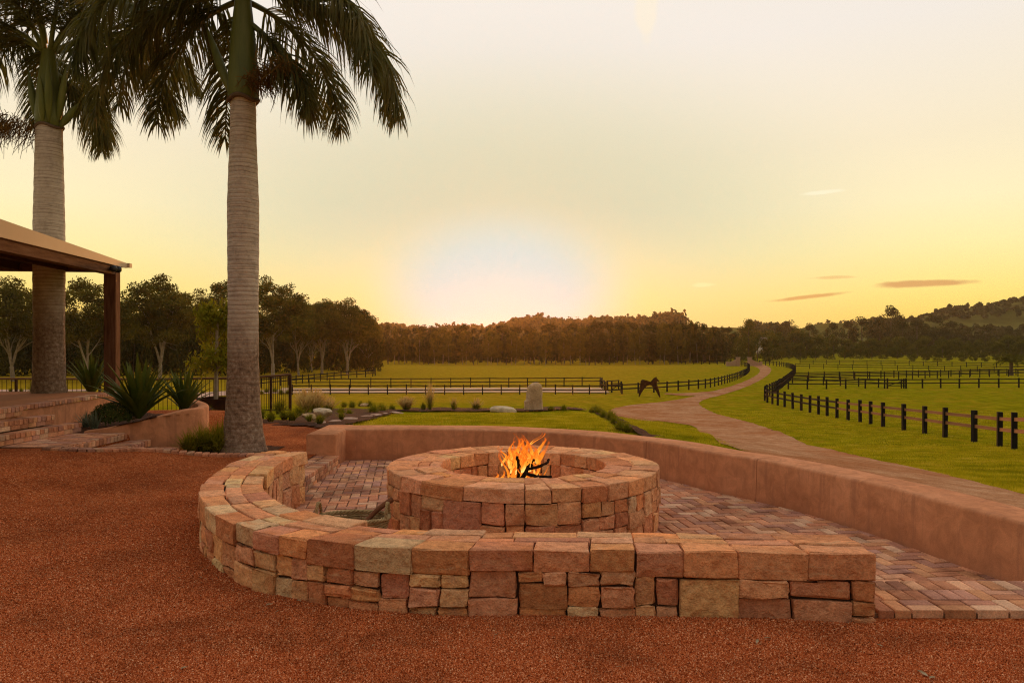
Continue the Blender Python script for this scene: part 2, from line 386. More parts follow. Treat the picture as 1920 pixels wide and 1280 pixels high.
def grass_mat():
    m = bpy.data.materials.new('paddock_grass'); m.use_nodes = True
    t = NT(m.node_tree); b = m.node_tree.nodes['Principled BSDF']
    co = t.node('ShaderNodeTexCoord').outputs['Object']
    big = t.noise(t.vmath('MULTIPLY', co, (.55, .22, 1)), .09, 5, .6)
    mid = t.noise(t.vmath('MULTIPLY', co, (1, .5, 1)), 1.1, 5, .65)
    fin = t.noise(co, 22, 4, .7)
    sep = t.node('ShaderNodeSeparateXYZ'); t.put(sep.inputs[0], co)
    green = t.ramp(mid, [(.3, (.140,.132,.002)), (.55, (.235,.215,.004)), (.75, (.34,.285,.009))])
    dry = t.ramp(mid, [(.3, (.28,.175,.008)), (.6, (.38,.235,.014)), (.8, (.46,.30,.026))])
    # the paddock left of the drive is yellower than the ones on the right
    side = t.mapr(t.math('ADD', t.math('SUBTRACT', sep.outputs[0], t.math('MULTIPLY', sep.outputs[1], .30)), t.math('MULTIPLY', big, 18.0)), -22.0, 14.0, .85, .05, smooth=True)
    far = t.mapr(sep.outputs[1], 30.0, 60.0, 0.0, 1.0, smooth=True)
    patch = t.mapr(t.noise(co, .45, 6, .68, .6), .46, .66, 0.0, .75, smooth=True)
    f = t.math('ADD', t.math('MULTIPLY', side, far), patch, clamp=True)
    c = t.mix(f, green, dry)
    c = t.mix(.55, c, t.mix(1.0, c, t.ramp(fin, [(.3, (.35,.38,.3)), (.7, (1.6,1.55,1.5))]), 'MULTIPLY'))
    c = t.mix(t.mapr(sep.outputs[1], 360.0, 520.0, 0.0, .9, smooth=True), c, t.ramp(t.noise(co, .03, 5, .6), [(.35, (.060,.052,.016)), (.65, (.135,.115,.030))]))   # hill pasture, darker mottled olive
    t.put(b.inputs['Base Color'], c); b.inputs['Roughness'].default_value = .95; b.inputs['Specular IOR Level'].default_value = .0
    bn = t.node('ShaderNodeBump'); bn.inputs['Strength'].default_value = .9; bn.inputs['Distance'].default_value = .06
    t.put(bn.inputs['Height'], t.math('ADD', fin, mid)); t.l.new(bn.outputs[0], b.inputs['Normal'])
    return m
MAT['grass'] = grass_mat()
def gravel_mat(name, cols, scale, patch=(.75, .75, .75)):
    m = bpy.data.materials.new(name); m.use_nodes = True
    t = NT(m.node_tree); b = m.node_tree.nodes['Principled BSDF']
    co = t.node('ShaderNodeTexCoord').outputs['Object']
    cell = t.voro(co, scale, out=1); d = t.voro(co, scale, out=0)
    v = t.node('ShaderNodeSeparateColor'); t.put(v.inputs[0], cell)
    c = t.ramp(v.outputs[0], cols)
    big = t.noise(co, .9, 5, .6); fin = t.noise(co, scale*.35, 4, .7)
    c = t.mix(t.mapr(big, .38, .62, 0, 1), c, t.mix(1.0, c, patch, 'MULTIPLY'))
    dk = t.noise(co, 2.3, 6, .65, .5)
    c = t.mix(t.mapr(dk, .54, .70, 0, .6, smooth=True), c, t.mix(1.0, c, (.5,.44,.42), 'MULTIPLY'))
    c = t.mix(.6, c, t.mix(1.0, c, t.ramp(fin, [(.3, (.5,.5,.5)), (.7, (1.4,1.4,1.4))]), 'MULTIPLY'))
    t.put(b.inputs['Base Color'], c); b.inputs['Roughness'].default_value = .95; b.inputs['Specular IOR Level'].default_value = .03
    bn = t.node('ShaderNodeBump'); bn.inputs['Strength'].default_value = 1.0; bn.inputs['Distance'].default_value = .012
    t.put(bn.inputs['Height'], t.math('ADD', t.math('MULTIPLY', d, -1.0), t.math('MULTIPLY', fin, .8))); t.l.new(bn.outputs[0], b.inputs['Normal'])
    return m
MAT['gravel'] = gravel_mat('red_gravel', [(0, (.21,.040,.010)), (.4, (.42,.088,.022)), (.75, (.57,.145,.040)), (1, (.70,.29,.12))], 85, (.66,.60,.56))
def drive_mat():
    m = bpy.data.materials.new('drive_gravel'); m.use_nodes = True; t = NT(m.node_tree); b = m.node_tree.nodes['Principled BSDF']
    co = t.node('ShaderNodeTexCoord').outputs['Object']
    big = t.noise(co, .35, 5, .6); mid = t.noise(co, 2.6, 6, .65); fin = t.noise(co, 38, 4, .75)
    c = t.ramp(mid, [(.3, (.34,.155,.07)), (.5, (.44,.225,.115)), (.7, (.55,.32,.18))])
    c = t.mix(t.mapr(big, .40, .62, 0, .8, smooth=True), c, t.mix(1.0, c, (.80,.60,.46), 'MULTIPLY'))
    c = t.mix(.7, c, t.mix(1.0, c, t.ramp(fin, [(.3, (.45,.45,.45)), (.5, (.95,.95,.95)), (.72, (1.6,1.6,1.6))]), 'MULTIPLY'))
    t.put(b.inputs['Base Color'], c); b.inputs['Roughness'].default_value = .97; b.inputs['Specular IOR Level'].default_value = .0
    bn = t.node('ShaderNodeBump'); bn.inputs['Strength'].default_value = .8; bn.inputs['Distance'].default_value = .02
    t.put(bn.inputs['Height'], t.math('ADD', fin, mid)); t.l.new(bn.outputs[0], b.inputs['Normal'])
    return m
MAT['drive'] = drive_mat()
MAT['terrace_sand'] = M('compacted_sand', [(.34,.13,.055),(.42,.175,.08)], 3, 1, .3, 60, fine=.2)
MAT['chip'] = M('gravel_chip', [(.12,.022,.006),(.45,.098,.026),(.62,.17,.050),(.90,.54,.31)], 110, .8, 0, detail=1, stain=.42)
MAT['blade'] = M('grass_blade', [(.17,.172,.003),(.34,.315,.005),(.55,.455,.016),(.68,.52,.07)], 1.3, .8, 0, transl=.3)
# ---------------------------------------------------------------- terrain
C_PROF = np.array([(-80,0),(16,0),(33,-1.13),(72,-3.2),(90,-3.5),(150,-3.62),(230,-3.55),(330,-3.2)])
R_PROF = np.array([(-80,0),(6,0),(11,-.5),(29,-2.1),(55,-3.2),(70,-3.5),(150,-3.62),(230,-3.55),(330,-3.2)])
RIDGE = np.array([(-3,9),(-.6,12),(-.19,12),(-.04,13.5),(.03,19),(.17,22.5),(.31,19),(.38,15),(.43,19),(.5,15),(.7,12),(3,10)])
FARHILL = np.array([(-3,0),(.36,0),(.44,6),(.5,11),(.56,20),(.62,29),(.685,39),(.8,46),(1.1,44),(3,20)])
def ground_z(x, y):
    x = np.asarray(x, float); y = np.asarray(y, float)
    t = sstep(2, 10, x)
    z = np.interp(y, C_PROF[:, 0], C_PROF[:, 1])*(1-t)+np.interp(y, R_PROF[:, 0], R_PROF[:, 1])*t
    und = sstep(60, 130, y)*(1-sstep(300, 420, y))
    z = z+und*.22*np.sin(x*.035+1.3)*np.sin(y*.045+.4)+.035*sstep(18, 30, y)*vnoise(np.stack([x*.35, y*.35], -1), 3)
    u = x/np.maximum(y, 1)
    hr = np.interp(u, RIDGE[:, 0], RIDGE[:, 1])+1.6*np.sin(u*31+1)+1.2*np.sin(u*67)
    z = z+(hr+3.2)*sstep(380, 690, y)*(1-.55*sstep(720, 1100, y))
    hf = np.interp(u, FARHILL[:, 0], FARHILL[:, 1])
    z = z+hf*sstep(470, 800, y)*(1-.3*sstep(1000, 2000, y))
    return z
def ray(px, py):
    """where the line of sight through a photo pixel meets the terrain"""
    ys = np.geomspace(5, 2500, 6000); xs = (px-960)/F*ys; zr = CZ-(py-H)/F*ys
    k = np.argmax(zr <= ground_z(xs, ys)); return np.array([xs[k], ys[k]])
def on(xy, dz=0.0): return (float(xy[0]), float(xy[1]), float(ground_z(xy[0], xy[1]))+dz)

# plan of the walls ------------------------------------------------
SW_O = [(2.24,4.60),(1.5,4.66),(.7,4.70),(0,4.72),(-.6,4.76),(-1.15,4.90),(-1.75,5.20),(-2.2,5.65),(-2.6,6.25),(-2.88,6.95),(-3.03,7.65),(-3.10,8.3),(-3.08,8.85),(-2.97,9.22)]
SW_I = [(2.29,5.12),(1.5,5.15),(.75,5.16),(.05,5.16),(-.45,5.20),(-.9,5.34),(-1.4,5.66),(-1.8,6.02),(-2.12,6.5),(-2.38,7.07),(-2.5,7.65),(-2.57,8.25),(-2.58,8.75),(-2.56,9.15)]
PL_I = [(4.45,3.3),(4.22,4.4),(4.08,5.3),(3.98,6.09),(3.84,6.72),(3.70,7.4),(3.37,8.44),(3.00,9.2),(2.55,9.95),(2.15,10.75),(1.55,11.4),(.95,11.87),(.2,12.25),(-.6,12.48),(-1.4,12.56),(-2.1,12.56),(-2.82,12.52)]
PATIO_Z, PLASTER_T, SEAT_T, PIT_T = -.20, .315, .42, .407
PIT_C, PIT_R, PIT_RI = np.array([.12, 8.3]), 1.485, .915
plI = catmull(PL_I, 6)
tn = np.gradient(plI, axis=0); tn /= np.linalg.norm(tn, axis=1)[:, None]
nrm = np.stack([tn[:, 1], -tn[:, 0]], 1)                     # points away from the patio
if (nrm[0] @ np.array([1, 0])) < 0: nrm = -nrm
plO = plI+nrm*(.50+.2*sstep(10.5, 13, plI[:, 1])[:, None])
plC = (plI+plO)/2
swO, swI = catmull(SW_O, 8), catmull(SW_I, 8)
swC = (swO+swI)/2
# patio outline along the middle of the walls
PATIO = [tuple(p) for p in plC[::-1] if p[1] > 5.0]+[(4.3,4.97),(2.3,4.97)]+[tuple(p) for p in swC]+[(-3.0,9.3),(-3.0,11.9),(-3.05,12.3)]
YARD = [(-40,-12),(14,-12),(14,4.2)]+[(4.7,4.3)]+[tuple(p) for p in plO if p[1] > 4.6]+[(-3.2,13.2),(-3.5,15.0),(-4.2,15.9),(-5.2,16.6),(-9.2,16.8),(-9.6,10.0),(-40,10.0)]

def build_ground():
    xs = np.unique(np.concatenate([np.linspace(-2600,-200,22), np.linspace(-200,-40,28), np.linspace(-40,-12,36), np.linspace(-12,14,105), np.linspace(14,60,60), np.linspace(60,300,50), np.linspace(300,2600,36)]))
    ys = np.unique(np.concatenate([np.linspace(-300,-10,8), np.linspace(-10,4,8), np.linspace(4,22,73), np.linspace(22,100,120), np.linspace(100,330,70), np.linspace(330,1500,90), np.linspace(1500,2250,10)]))
    X, Y = np.meshgrid(xs, ys, indexing='ij'); Z = ground_z(X, Y)-.03
    ins = inside(YARD, X, Y)
    m, n = X.shape; i = np.arange(m-1)[:, None]*n; j = np.arange(n-1)[None]
    Q = np.stack([i+j, i+n+j, i+n+j+1, i+j+1], -1).reshape(-1, 4)
    fl = ins.ravel(); keep = ~(fl[Q].all(1)); Q = Q[keep]
    V = np.stack([X, Y, Z], -1).reshape(-1, 3)
    used = np.unique(Q); re = np.full(len(V), -1); re[used] = np.arange(len(used))
    o = obj('ground', V[used], re[Q], MAT['grass'], smooth=True); o['kind'] = 'structure'
build_ground()

CURB = np.array([(-6.5,10.35),(-6.07,10.45),(-5.8,10.72),(-5.45,11.2),(-4.75,11.47),(-4.08,11.6),(-3.5,11.72),(-3.28,11.78)])
def yard_z(x, y):
    x = np.asarray(x, float); y = np.asarray(y, float)
    cy = np.interp(x, CURB[:, 0], CURB[:, 1])
    return .010*vnoise(np.stack([x*1.1, y*1.7], -1), 41)*sstep(2, 4, y)*(1-sstep(10, 11, y))+.28*sstep(-4.3, -6.6, x)*sstep(5.5, 10.5, y)*(1-sstep(cy+.03, cy+.13, y)*(x > -6.3))
def build_yard():
    xs = np.unique(np.concatenate([np.linspace(-40,-9,32), np.linspace(-9,5,141), np.linspace(5,14.4,20)]))
    ys = np.unique(np.concatenate([np.linspace(-12,3,12), np.linspace(3,17.2,143)]))
    X, Y = np.meshgrid(xs, ys, indexing='ij')
    Z = yard_z(X, Y)+.008*vnoise(np.stack([X*2.3, Y*2.3], -1), 5)
    pat = inside(PATIO, X, Y); yd = inside([(a[0]+(0), a[1]) for a in YARD], X, Y)
    m, n = X.shape; i = np.arange(m-1)[:, None]*n; j = np.arange(n-1)[None]
    Q = np.stack([i+j, i+n+j, i+n+j+1, i+j+1], -1).reshape(-1, 4)
    keep = ~(pat.ravel()[Q].any(1)) & (yd.ravel()[Q].any(1)); Q = Q[keep]
    V = np.stack([X, Y, Z], -1).reshape(-1, 3)
    used = np.unique(Q); re = np.full(len(V), -1); re[used] = np.arange(len(used))
    o = obj('gravel_yard', V[used], re[Q], MAT['gravel'], smooth=True); o['kind'] = 'structure'
build_yard()

def loft(name, Lp, Rp, mat, dz, n=7, m=12, world=False, zf=None):
    a = catmull([p if world else ray(*p) for p in Lp], n); b =  catmull([p if world else ray(*p) for p in Rp], n)
    if n > 10:
        for _ in range(26): a[1:-1] = .5*a[1:-1]+.25*(a[:-2]+a[2:]); b[1:-1] = .5*b[1:-1]+.25*(b[:-2]+b[2:])
        a = a+.10*np.stack([vnoise(a*2.2, 1), vnoise(a*2.2, 2)], 1); b = b+.12*np.stack([vnoise(b*2.2, 3), vnoise(b*2.2, 4)], 1)
    t = np.linspace(0, 1, m)[None, :, None]
    G = a[:, None]*(1-t)+b[:, None]*t
    z = (zf or ground_z)(G[..., 0], G[..., 1])+dz
    mb = MB(); mb.grid(np.concatenate([G, z[..., None]], -1)); o = mb.build(name, mat, smooth=True); o['kind'] = 'structure'; return o
z4 = lambda x, y: (1080+x*.21875, 660+y*.21875)
loft('driveway',
     [z4(1440,100), z4(1500,114), z4(1560,133), z4(1578,160), z4(1555,192), z4(1480,235), z4(1350,285), z4(1170,335), z4(1000,380), z4(860,408), z4(640,435), z4(300,470), z4(330,548), z4(600,572), z4(900,612), z4(1050,652), z4(1170,715), z4(1310,780), (1440,860), (1600,905), (1800,960), (1990,1010)],
     [z4(1560,97), z4(1625,112), z4(1672,140), z4(1662,180), z4(1590,232), z4(1450,300), z4(1300,350), z4(1190,380), z4(1110,402), z4(1060,425), z4(1052,440), z4(1062,455), z4(1085,470), z4(1130,495), z4(1250,540), z4(1420,582), z4(1600,635), z4(1780,692), (1560,842), (1680,868), (1820,900), (1990,942)],
     MAT['drive'], -.008, 12, 44)
loft('track', [z4(760,352), z4(900,352), z4(1050,345), z4(1200,332)], [z4(760,360), z4(900,372), z4(1020,372), z4(1160,352)], MAT['drive'], .012, 4, 5)
# arena of pale sand between its two rails
ARN0, ARN1 = ray(556, 737.5), ray(1168, 736.5)
ARF0, ARF1 = ray(470, 728.3), ray(1128, 727)
loft('arena', [tuple(ARN0*1.0+np.array([-3,0])), tuple(ARN0), tuple((ARN0+ARN1)/2), tuple(ARN1+np.array([-1.5,0]))], [tuple(ARF0+np.array([4,0])), tuple(ARF0+np.array([7,0])), tuple((ARF0+ARF1)/2), tuple(ARF1)], MAT['sand'], .06, 6, 8, world=True)

# ---------------------------------------------------------------- stone blocks
STONE_COLS = [tuple(min(.87, 1.36*v) for v in c) for c in [(.63,.28,.13),(.66,.315,.15),(.57,.235,.11),(.50,.195,.09),(.68,.355,.17),(.61,.28,.14),(.57,.26,.14),(.65,.32,.16),(.62,.25,.105),(.50,.21,.115),(.70,.41,.21)]]
def block(s0, s1, w0, w1, h0, h1, mp, rnd=.005, jit=.010, rough=.009, gap=.0042, e=None):
    """rounded, slightly irregular block in (along, inward, height) space, mapped to the world by mp"""
    a = np.array([s0+gap, w0, h0+gap]); b = np.array([s1-gap, w1, h1-gap])
    size = b-a
    K = 5
    def axis(i):
        ee = min(.009, size[i]*.2); return np.array([a[i], a[i]+ee, a[i]+size[i]*NR.uniform(.35, .65), b[i]-ee, b[i]])
    A = [axis(i) for i in range(3)]
    k = range(K)
    I = np.array([(i, j, l) for i in k for j in k for l in k if i in (0, 4) or j in (0, 4) or l in (0, 4)])
    pts = np.stack([A[0][I[:, 0]], A[1][I[:, 1]], A[2][I[:, 2]]], 1)
    ext = (I == 0)*1-(I == 4)*1
    cnt = np.abs(ext).sum(1)
    pull = np.where(cnt >= 2, rnd*(cnt-1)*.62, 0)[:, None]*ext
    pts = pts+pull
    # each corner of the block strays a little, so no two joints are parallel
    c8 = NR.uniform(-jit, jit, (2, 2, 2, 3)); uvw = (pts-a)/size
    u, v, w = [np.clip(uvw[:, q], 0, 1)[:, None] for q in range(3)]
    tri = 0
    for p in (0, 1):
        for q in (0, 1):
            for r in (0, 1): tri = tri+c8[p, q, r]*(u if p else 1-u)*(v if q else 1-v)*(w if r else 1-w)
    pts = pts+tri+NR.uniform(-rough, rough, pts.shape)*(cnt == 1)[:, None]+NR.uniform(-rough*.4, rough*.4, pts.shape)
    idx = {tuple(t): n for n, t in enumerate(I)}
    Q = []
    for ax in range(3):
        o1, o2 = [q for q in range(3) if q != ax]
        for side in (0, 4):
            for p in range(4):
                for q in range(4):
                    f = []
                    for dp, dq in ((0, 0), (1, 0), (1, 1), (0, 1)):
                        t = [0, 0, 0]; t[ax] = side; t[o1] = p+dp; t[o2] = q+dq; f.append(idx[tuple(t)])
                    Q.append(f)
    return mp(pts[:, 0], pts[:, 1], pts[:, 2]), np.array(Q)
import bmesh
def block_obj(name, parent, mat, color, *a, **kw):
    V, Q = block(*a, **kw)
    c = V.mean(0)
    o = obj(name, V, Q, mat, parent, smooth='auto', origin=c)
    bm = bmesh.new(); bm.from_mesh(o.data); bmesh.ops.recalc_face_normals(bm, faces=bm.faces); bm.to_mesh(o.data); bm.free()
    o.data.set_sharp_from_angle(angle=math.radians(27))
    j = R.uniform(.82, 1.16); o.color = (color[0]*j, color[1]*j*R.uniform(.94, 1.06), color[2]*j*R.uniform(.9, 1.1), 1)
    return o
def courses(s, e, lo, hi, rng, big=.30):
    """random coursed rubble between along-positions s..e and heights lo..hi"""
    out = []; x = s
    while x < e-.01:
        w = rng.choice([rng.uniform(.14, .24), rng.uniform(.26, .40), rng.uniform(.36, .62)])
        if e-(x+w) < .14: w = e-x
        hh = hi-lo; k = rng.random()
        if (k < big and w < .5) or hh < .1: out.append((x, x+w, lo, hi))
        else:
            n = 2 if k < big+.38 or hh < .2 else 3
            cuts = sorted([lo+hh*(q+1)/n+rng.uniform(-.28, .28)*hh/n for q in range(n-1)])
            lv = [lo]+cuts+[hi]
            for q in range(n):
                m = 1 if w < .22 else (2 if (w > .34 or rng.random() < .5) else 1)
                if w > .5 and lv[q+1]-lv[q] < .1: m = 3
                xs = [x]+sorted(x+w*(p+1)/m+rng.uniform(-.12, .12)*w/m for p in range(m-1))+[x+w]
                for p in range(m): out.append((xs[p], xs[p+1], lv[q], lv[q+1]))
        x += w
    return out
def split(s, e, lo, hi, rng):
    r = []; x = s
    while x < e-.01:
        w = rng.uniform(lo, hi)
        if e-(x+w) < lo*.8: w = e-x
        r.append((x, x+w)); x += w
    return r

# ---------------------------------------------------------------- curved dry-stone seat wall
def build_seat_wall():
    po = Path(swO); ln = np.linspace(0, 1, len(swO))
    inn = swI; frac = po.s
    def mp(s, w, h):
        s = np.asarray(s, float); o = po.at(np.clip(s, 0, po.L)); i = np.stack([np.interp(s, frac, inn[:, k]) for k in (0, 1)], -1)
        d = i-o; L = np.linalg.norm(d, axis=-1, keepdims=True); d = d/L
        ex = np.where(s < 0, s, np.where(s > po.L, s-po.L, 0))[..., None]*po.tan(np.clip(s, 0, po.L))
        xy = o+ex+d*np.asarray(w)[..., None]*1.0
        return np.concatenate([xy, np.asarray(h)[..., None]], -1)
    def W(s):
        o = po.at(s); i = np.array([np.interp(s, frac, inn[:, k]) for k in (0, 1)]); return float(np.linalg.norm(i-o))
    t = thing('seat_wall', 'low curved dry-stone seat wall with blocky sandstone caps around the brick patio', 'stone wall', (0, 4.72, 0))
    rng = random.Random(5)
    # core
    ss = np.linspace(.03, po.L-.03, 70); mb = MB(); prof = []
    G = []
    for s in ss:
        w = W(s); G.append([mp(s, .035, -.25), mp(s, .035, SEAT_T-.03), mp(s, w-.035, SEAT_T-.03), mp(s, w-.035, -.25)])
    G = np.array(G); mb.grid(G.reshape(len(ss), 4, 3))
    n = len(ss); mb.add(G[0].reshape(4, 3), [(0, 1, 2, 3)]); mb.add(G[-1].reshape(4, 3), [(3, 2, 1, 0)])
    mb.build('core', MAT['core'], t)
    s = 0.0
    while s < po.L-.01:
        k = rng.choice([1, 2, 2, 3]); tk = rng.choice([.14, .155, .17, .19]); wid = [rng.uniform(.24, .44) for _ in range(k)]
        e = s+sum(wid)
        if po.L-e < .3: e = po.L; wid = [w*(e-s)/sum(wid) for w in wid]
        b1 = rng.uniform(.16, .22); x = s
        for w in wid:
            bb = b1+rng.uniform(-.01, .012)
            block_obj('stone', t, MAT['stone'], rng.choice(STONE_COLS), x, x+w, -.004+rng.uniform(-.012, .008), bb, SEAT_T-tk, SEAT_T+rng.uniform(-.004, .004), mp, gap=.003, jit=.007, rough=.006)
            x += w
        wm = W((s+e)/2)
        rows = [(b1+.02, b1+.02+(wm-b1-.02)*rng.uniform(.38, .5)), None] if rng.random() < .8 else [None]
        b2 = rows[0][1] if rows[0] else b1+.02
        if rows[0]:
            for (p, q) in split(s, e, .24, .55, rng):
                block_obj('stone', t, MAT['stone'], rng.choice(STONE_COLS), p, q, b1+.014, b2-.003, SEAT_T-.12, SEAT_T+rng.uniform(-.006, .004), mp, gap=.002, jit=.006, rough=.003)
        for (p, q) in split(s, e, .26, .5, rng):
            block_obj('stone', t, MAT['stone'], rng.choice(STONE_COLS), p, q, b2+.003, wm+rng.uniform(-.008, .012), SEAT_T-.15, SEAT_T+rng.uniform(-.006, .005), mp, gap=.002, jit=.007, rough=.004)
        for (p, q, lo, hi) in courses(s, e, -.05, SEAT_T-tk, rng):
            block_obj('stone', t, MAT['stone'], rng.choice(STONE_COLS), p, q, rng.uniform(-.015, .012), .13, lo, hi, mp)
        s = e
    # inner face, along the curved left half
    for (p, q, lo, hi) in courses(3.3, po.L, PATIO_Z-.02, SEAT_T-.15, rng):
        w = W((p+q)/2)
        block_obj('stone', t, MAT['stone'], rng.choice(STONE_COLS), p, q, w-.13, w+rng.uniform(-.012, .012), lo, hi, mp)
    # squared ends
    def mp_end(sgn, s_at):
        def f(a, b, h):
            return mp(np.full_like(np.asarray(a, float), 0)+s_at+sgn*(np.asarray(b)), a, h)
        return f
    w = W(po.L)
    for (p, q, lo, hi) in courses(.13, w-.1, -.2, SEAT_T-.15, rng):
        block_obj('stone', t, MAT['stone'], rng.choice(STONE_COLS), p, q, -.12, .0, lo, hi, mp_end(1, po.L))
    for (p, q, lo, hi) in courses(.14, W(0)-.02, -.2, SEAT_T-.15, rng):
        block_obj('stone', t, MAT['stone'], rng.choice(STONE_COLS), p, q, 0, .12, lo, hi, mp_end(1, -.004))
build_seat_wall()

# ---------------------------------------------------------------- round fire pit
def build_pit():
    t = thing('fire_pit', 'round sandstone fire pit with a wide capped rim in the middle of the patio', 'fire pit', (*PIT_C, PATIO_Z))
    rng = random.Random(23)
    def mpo(R0):
        def f(s, w, h):
            a = np.asarray(s)/PIT_R-np.pi/2; r = R0-np.asarray(w)
            return np.stack([PIT_C[0]+r*np.cos(a), PIT_C[1]+r*np.sin(a), np.asarray(h)+0*a], -1)
        return f
    mp = mpo(PIT_R); L = 2*np.pi*PIT_R
    a = np.linspace(0, 2*np.pi, 65); mb = MB()
    prof = [(PIT_R-.035, PATIO_Z-.1), (PIT_R-.035, PIT_T-.03), (PIT_RI+.035, PIT_T-.03), (PIT_RI+.035, PATIO_Z-.1)]
    mb.grid(np.array([[(PIT_C[0]+r*math.cos(x), PIT_C[1]+r*math.sin(x), z) for r, z in prof] for x in a]))
    mb.build('core', MAT['core'], t)
    s = 0.0
    while s < L-.01:
        k = rng.choice([1, 2, 2]); tk = rng.choice([.14, .16, .18, .2]); wid = [rng.uniform(.24, .44) for _ in range(k)]
        e = s+sum(wid)
        if L-e < .35: e = L; wid = [w*(e-s)/sum(wid) for w in wid]
        x = s
        for w in wid:
            bb = rng.uniform(.26, .34)
            block_obj('stone', t, MAT['stone'], rng.choice(STONE_COLS[:8]), x, x+w, rng.uniform(-.012, .004), bb, PIT_T-tk, PIT_T+rng.uniform(-.004, .004), mp, gap=.003, jit=.007, rough=.006)
            m = rng.choice([1, 1, 2])
            if m == 1: block_obj('stone', t, MAT['stone'], rng.choice(STONE_COLS[:8]), x, x+w, bb+.006, PIT_R-PIT_RI+rng.uniform(-.01, .008), PIT_T-.15, PIT_T+rng.uniform(-.004, .004), mp, gap=.002, jit=.007, rough=.005)
            else:
                c = bb+(PIT_R-PIT_RI-bb)*rng.uniform(.35, .6)
                block_obj('stone', t, MAT['stone'], rng.choice(STONE_COLS), x, x+w, bb+.006, c, PIT_T-.1, PIT_T+rng.uniform(-.006, .004), mp, gap=.002, jit=.006, rough=.003)
                block_obj('stone', t, MAT['stone'], rng.choice(STONE_COLS), x, x+w, c+.006, PIT_R-PIT_RI+rng.uniform(-.01, .008), PIT_T-.15, PIT_T+rng.uniform(-.004, .004), mp, gap=.002, jit=.007, rough=.005)
            x += w
        for (p, q, lo, hi) in courses(s, e, PATIO_Z-.01, PIT_T-tk, rng, .16):
            block_obj('stone', t, MAT['stone'], rng.choice(STONE_COLS), p, q, rng.uniform(-.015, .015), .14, lo, hi, mp)
        s = e
    # lining, the half that shows
    for (p, q, lo, hi) in courses(0, L, -.16, PIT_T-.15, rng):
        block_obj('stone', t, MAT['stone'], rng.choice(STONE_COLS[:8]), p, q, PIT_R-PIT_RI-.12, PIT_R-PIT_RI+rng.uniform(-.01, .01), lo, hi, mp)
    mb = MB(); r = np.linspace(0, PIT_RI+.1, 8); th = np.linspace(0, 2*np.pi, 40)
    RR, TH = np.meshgrid(r, th, indexing='ij')
    Z = .03+.035*vnoise(np.stack([RR*np.cos(TH)*9, RR*np.sin(TH)*9], -1), 4)-.03*(RR/PIT_RI)
    mb.grid(np.stack([PIT_C[0]+RR*np.cos(TH), PIT_C[1]+RR*np.sin(TH), Z], -1))
    mb.build('ash_bed', MAT['ash'], t, smooth=True)
build_pit()

# ---------------------------------------------------------------- plastered wall around the back of the patio
def build_plaster():
    t = thing('rendered_wall', 'long curved terracotta rendered wall backing the brick patio', 'wall', (2.6, 10.3, PATIO_Z))
    path = Path(plI); n_seg = 90
    # joints seen in the render split it into panels
    cuts = [0]
    for px in ((1426, 939), (1217, 893)):
        d = np.linalg.norm(plI-np.array(P(*px, PATIO_Z)[:2]), axis=1); cuts.append(path.s[d.argmin()])
    cuts = sorted(cuts+[path.L])
    def prof(s, W):
        r = .035; T = PLASTER_T; a = np.linspace(0, np.pi/2, 5)
        pts = [(0, PATIO_Z-.25), (0, PATIO_Z), (.012, .05)]
        pts += [(.02+r-r*math.cos(x), T-r+r*math.sin(x)) for x in a]
        pts += [(W/2, T+.006)]
        pts += [(W-r+r*math.sin(x), T-r+r*math.cos(x)) for x in a]
        pts += [(W, 0), (W+.02, -1.2)]
        return pts
    for c in range(len(cuts)-1):
        s0, s1 = cuts[c]+(.004 if c else 0), cuts[c+1]-(.004 if c < len(cuts)-2 else 0)
        G = []
        for s in np.linspace(s0, s1, 34):
            o = path.at(s); tt = path.tan(s); nn = np.array([tt[1], -tt[0]])
            if nn @ (o-np.array([0, 8.3])) < 0: nn = -nn
            W = .50+.2*sstep(10.5, 13, o[1])
            wob = .004*math.sin(s*2.1)+.003*math.sin(s*5.3+1)
            G.append([(o[0]+nn[0]*(w+wob), o[1]+nn[1]*(w+wob), z+.003*math.sin(s*3.3+w*4)) for w, z in prof(s, W)])
        G = np.array(G); mb = MB(); mb.grid(G)
        k = G.shape[1]
        for e, rev in ((G[0], False), (G[-1], True)):
            f = list(range(k)); mb.V.append(e); mb.T.append(np.array([(f[0], f[i], f[i+1]) for i in range(1, k-1)])+mb.n); mb.n += k
        mb.build('wall_panel', MAT['plaster'], t, smooth='auto')
        o = COL.objects[-1] if False else None
    # squared pier that ends the wall beside the step
    V, Q = block(0, 1, 0, 1, 0, 1, lambda a, b, c: np.stack([a, b, c], -1), rnd=0, jit=0, rough=0, gap=0)
    ax = np.array([-3.27, 11.84, -.4]); bx = np.array([-2.79, 13.25, PLASTER_T+.003])
    mb = MB(); A = [np.array([ax[i], ax[i]+.03, (ax[i]+bx[i])/2, bx[i]-.03, bx[i]]) for i in range(3)]
    I = np.array([(i, j, l) for i in range(5) for j in range(5) for l in range(5) if i in (0, 4) or j in (0, 4) or l in (0, 4)])
    pts = np.stack([A[0][I[:, 0]], A[1][I[:, 1]], A[2][I[:, 2]]], 1)
    ext = (I == 0)*1-(I == 4)*1; cnt = np.abs(ext).sum(1)
    pts = pts+np.where(cnt >= 2, .010*(cnt-1), 0)[:, None]*ext
    mb.add(pts, Q); mb.build('pier', MAT['plaster'], t, smooth='auto')
build_plaster()

